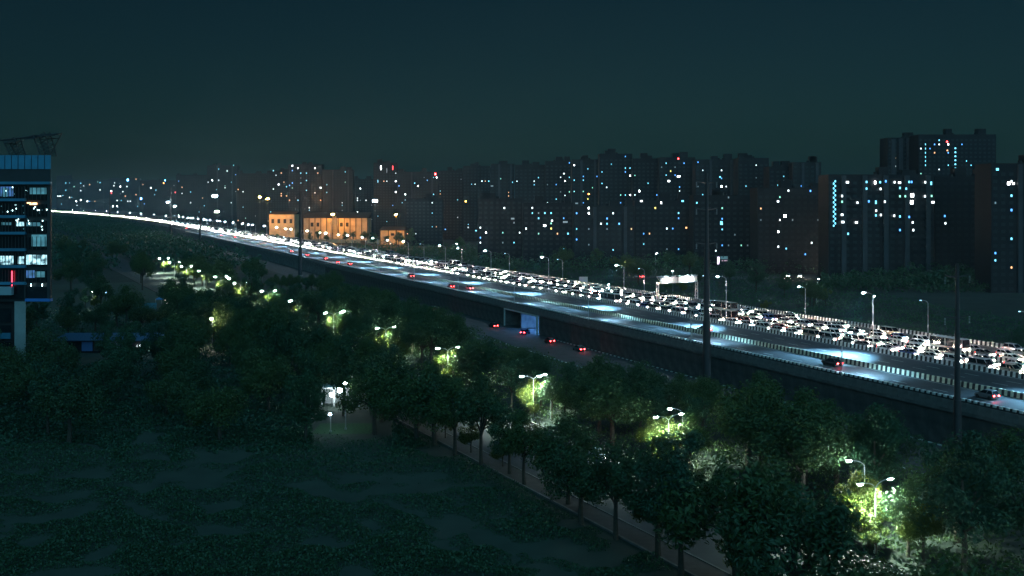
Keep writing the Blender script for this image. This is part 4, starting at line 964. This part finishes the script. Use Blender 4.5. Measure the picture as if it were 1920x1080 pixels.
# roof trusses
for x0, x1, yA, yB in ((4, 20, 264, 256), (60, 78, 252, 246)):
    for off in (0, 5):
        m = MB()
        a0 = Vector((bx(x0 + 8 + off) - bx(95), 2 + off * .3, bz(292))); a1 = Vector((bx(x0 - 6 + off) - bx(95), 2 + off * .3, bz(yA)))
        b0 = Vector((bx(x1 + 10 + off) - bx(95), 2 + off * .3, bz(292))); b1 = Vector((bx(x1 - 2 + off) - bx(95), 2 + off * .3, bz(yB)))
        m.tube([a0, a1], .14, 5); m.tube([b0, b1], .14, 5)
        for q in range(6):
            u0, u1 = q / 6, (q + 1) / 6; m.tube([a0.lerp(a1, u0), b0.lerp(b1, u1)], .08, 4); m.tube([b0.lerp(b1, u0), a0.lerp(a1, u1)], .08, 4)
        m.build('roof_truss', M['darksteel'], ob)
m = MB(); m.tube([(bx(-10) - bx(95), 2.5, bz(262)), (bx(25) - bx(95), 2.5, bz(258)), (bx(42) - bx(95), 2.5, bz(256)), (bx(50) - bx(95), 2.5, bz(254)), (bx(100) - bx(95), 2.5, bz(250))], .22, 6); m.tube([(bx(84) - bx(95), 2.5, bz(292)), (bx(107) - bx(95), 2.5, bz(248))], .14, 5); m.tube([(bx(78) - bx(95), 2.5, bz(259)), (bx(102) - bx(95), 2.5, bz(258))], .12, 5); m.build('roof_beam', M['darksteel'], ob)
for (xa, xb, ya, yb) in ((2, 28, 268, 262), (40, 62, 262, 254), (66, 100, 256, 248)):
    m = MB(); m.hexa([(bx(xa) - bx(95), 1.0, bz(ya)), (bx(xb) - bx(95), 1.0, bz(ya - 2)), (bx(xb) - bx(95), 4.5, bz(yb)), (bx(xa) - bx(95), 4.5, bz(yb + 2)), (bx(xa) - bx(95), 1.0, bz(ya) + .15), (bx(xb) - bx(95), 1.0, bz(ya - 2) + .15), (bx(xb) - bx(95), 4.5, bz(yb) + .15), (bx(xa) - bx(95), 4.5, bz(yb + 2) + .15)]); m.build('canopy_blade', M['darksteel'], ob)

# ------------------------------------------------------------------ park lamps, pavilion and low buildings on the left
M['parklens'] = emit('park_lens', (.72, .92, 1), 120)
pk = make_lamp('park_lamp', 'tall park lamp shining white beside the pavilion', 'park lamp', 'park lamps', 8.1, (math.pi / 2 * 3,), .3, M['parklens'], head=(.34, .3, .2), curve=False)
def park(x, y, h, lab, first=False, lens=None, poleh=8.1):
    Y = (CZ - h) * F / (y - HY); p = px(x, y, Y); p.z = 0
    if first: pk.location = p; pk['label'] = lab; return pk
    t = make_lamp('park_lamp', lab, 'park lamp', 'park lamps', h, (math.pi / 2 * 3,), .3, lens or M['lampfar'], head=(.34, .3, .2), curve=False); t.location = p; return t
park(648, 717, 8.1, 'tall park lamp shining white beside the pavilion', True)
park(620, 775, 3.2, 'low park lamp on the lit grass patch', lens=emit('low_lens', (.6, .85, 1), 45))
park(398, 597, 8, 'very bright warm white park lamp beside a yellow lit tree', lens=emit('warm_flood', (1, .9, .72), 900))
park(174, 546, 7, 'slim park lamp with green tree left of centre in the dark park', lens=M['lamp'])
park(200, 548, 7, 'slim unlit lamp post right of the lit slim park lamp', lens=M['lampdim'])
park(337, 562, 5, 'small park lamp beside the blue tent', lens=M['lamp'])
for (x, y, k, s_) in ((372, 615, 3, 1.15), (384, 600, 0, .8), (160, 548, 1, .8), (182, 552, 3, .9), (332, 556, 1, .6)):
    h = 6; Y = (CZ - h) * F / (y - HY); p = px(x, y, Y); plant(k, p, s_, {372: 'yellow green tree beside the bright warm park lamp', 384: 'small tree behind the bright warm park lamp', 160: 'green tree left of the slim park lamp', 182: 'pale green tree right of the slim park lamp', 332: 'small tree beside the blue tent'}[x], 'trees lit by park lamps')
m = MB(); c = px(645, 806, 39 * F / 426); m.face([(c.x - 5, c.y - 3, .012), (c.x + 5, c.y - 3, .012), (c.x + 5, c.y + 5, .012), (c.x - 5, c.y + 5, .012)]); m.build('lit_grass_patch', mat('lit_grass', (.03, .09, .03), .95, var=.4, scale=2), kind='structure')  # lamp pool on the lawn, put in as a greener patch
p0 = px(600, 752, 190); p1 = px(722, 752, 190); pv = thing('park_pavilion', 'white park pavilion with glowing globe lamps under its roof', 'pavilion', ((p0.x + p1.x) / 2, 190, 0)); h = (p1.x - p0.x) / 2
m = MB(); m.box(-h, h, 0, 4, 3.4, 3.8); m.build('roof', M['white'], pv)
m = MB(); m.box(-h + .3, h - .3, 3.5, 3.8, 0, 3.39); m.build('back_wall', M['white'], pv)
cm_ = MB(); cm_.box(-.15, .15, 0, .3, 0, 3.39); cmm = cm_.mesh('column', M['white'])
for q in range(6): o = link('column', cmm, pv); o.location = (-h + .3 + q * (2 * h - .6) / 5, .1, 0)
for q, (x, y, r) in enumerate(((622, 740, .42), (637, 731, .55))):
    pp = px(x, y, 189.0); gt_ = thing('globe_lamp', ('small glowing globe lamp at the pavilion, lower one', 'large glowing globe lamp at the pavilion, upper one')[q], 'lamp', (pp.x, pp.y, 0))
    m = MB(); m.tube([(0, 0, 0), (0, 0, pp.z - r * .8)], .06, 6); m.build('post', M['steel'], gt_)
    m = MB(); m.ball((0, 0, pp.z), r, r, r, 12, 8); m.build('globe', emit('globe', (.75, .92, 1), 34), gt_)
# low building row with blue awnings
Yl = 258; lbx = lambda x: (x - CX) / F * Yl
lb = thing('low_building', 'long single storey building with blue awnings and a few lit openings', 'building', (lbx(195), Yl, 0)); h = lbx(290) - lbx(195)
m = MB(); m.box(-h, h, .5, 8, 0, 3.2); m.build('wall', M['bwall'], lb)
m = MB(); m.hexa([(-h - .3, -.5, 3.21), (h + .3, -.5, 3.21), (h + .3, 8.3, 3.21), (-h - .3, 8.3, 3.21), (-h - .3, -.5, 3.4), (h + .3, -.5, 3.4), (h + .3, 8.3, 4.2), (-h - .3, 8.3, 4.2)]); m.build('roof', mat('blue_sheet', (.06, .14, .25), .5), lb)
awn = mat('blue_awning', (.12, .25, .55), .7)
for x0, x1, mt in ((104, 120, awn), (152, 172, awn), (174, 196, M['wallpanel']), (197, 222, emit_var('awning_glow', (.25, .4, .9), .45, .8)), (228, 238, emit_var('awning_glow2', (.3, .5, .9), .4, 1.5)), (273, 279, emit_var('door_lit', (.4, .8, .6), 1.2, 1.5))):  # some awnings glow themselves: the light on them is in the material
    m = MB(); m.box(lbx(x0) - lbx(195), lbx(x1) - lbx(195), .35, .49, .5, 2.9); m.build('awning', mt, lb)
for x in (263, 257, 238, 195):
    m = MB(); m.ball((lbx(x) - lbx(195), .1, 1.9), .26 if x == 263 else .16, .2, .3, 8, 6); m.build('wall_lamp', emit('wall_lamp', (.8, .95, 1), 12 if x == 263 else 4), lb)
# tent with lights
p = px(312, 573, 380); p.z = 0; tn = thing('tent', 'small blue canopy tent with white lights far left', 'tent', p)
m = MB(); a = [(-3, -3, 2.6), (3, -3, 2.6), (3, 3, 2.6), (-3, 3, 2.6)]
for q in range(4): m.face([a[q], a[(q + 1) % 4], (0, 0, 4.2)]); m.face([a[q], (a[q][0], a[q][1], 2.2), (a[(q + 1) % 4][0], a[(q + 1) % 4][1], 2.2), a[(q + 1) % 4]])
m.build('canopy', mat('blue_canopy', (.06, .2, .4), .7), tn)
pm = MB(); pm.tube([(0, 0, 0), (0, 0, 2.6)], .06, 6); pmm = pm.mesh('pole', M['steel'])
for q in a: o = link('pole', pmm, tn); o.location = (q[0], q[1], 0)
m = MB(); m.ball((.5, -2.8, 2.0), .3, .2, .3, 8, 6); m.ball((1.6, -2.8, 3.0), .25, .2, .4, 8, 6); m.ball((1.2, -2.9, .9), .2, .2, .5, 8, 6); m.build('light', emit('tent_light', (1, .82, .7), 8), tn)
# low blue fence boards behind the tent
fb = thing('site_fence', 'blue site fence panels left of the tent', 'fence', px(238, 580, 365).xy.to_3d())
fm = MB(); fm.box(0, 2.9, 0, .06, 0, 2.3); fmm = fm.mesh('fence_panel', mat('fence_blue', (.08, .22, .28), .7))
for q in range(4): o = link('fence_panel', fmm, fb); o.location = (q * 3.0 - 1, 0, 0)

# ------------------------------------------------------------------ air
USE_HAZE = True
if USE_HAZE:
    m = MB(); m.box(-5200, 5200, -350, 7200, -1, 130)
    hm = bpy.data.materials.new('night_haze'); hm.use_nodes = True; t = hm.node_tree; t.nodes.remove(t.nodes['Principled BSDF'])
    pv_ = t.nodes.new('ShaderNodeVolumePrincipled'); pv_.inputs['Density'].default_value = 0.000042; pv_.inputs['Color'].default_value = (.42, .8, 1, 1); pv_.inputs['Anisotropy'].default_value = .0
    t.links.new(pv_.outputs[0], t.nodes['Material Output'].inputs['Volume'])
    hz_ = m.build('haze', hm, None, 'stuff')
    hz_['label'] = 'thin night haze over the whole city'; hz_['category'] = 'haze'
bpy.context.view_layer.update()
# alike neighbours get their place in the row, counted from the left
same = {}
for o in sc.objects:
    if o.parent is None and 'label' in o: same.setdefault(o['label'], []).append(o)
for lab, os_ in same.items():
    if 1 < len(os_) <= 14:
        os_.sort(key=lambda o: o.location.x / max(1, o.location.y))
        for k, o in enumerate(os_):
            new = f"{lab}, {'leftmost' if k == 0 else ordinal(k + 1) + ' from left'}"
            if len(new.split()) <= 16: o['label'] = new
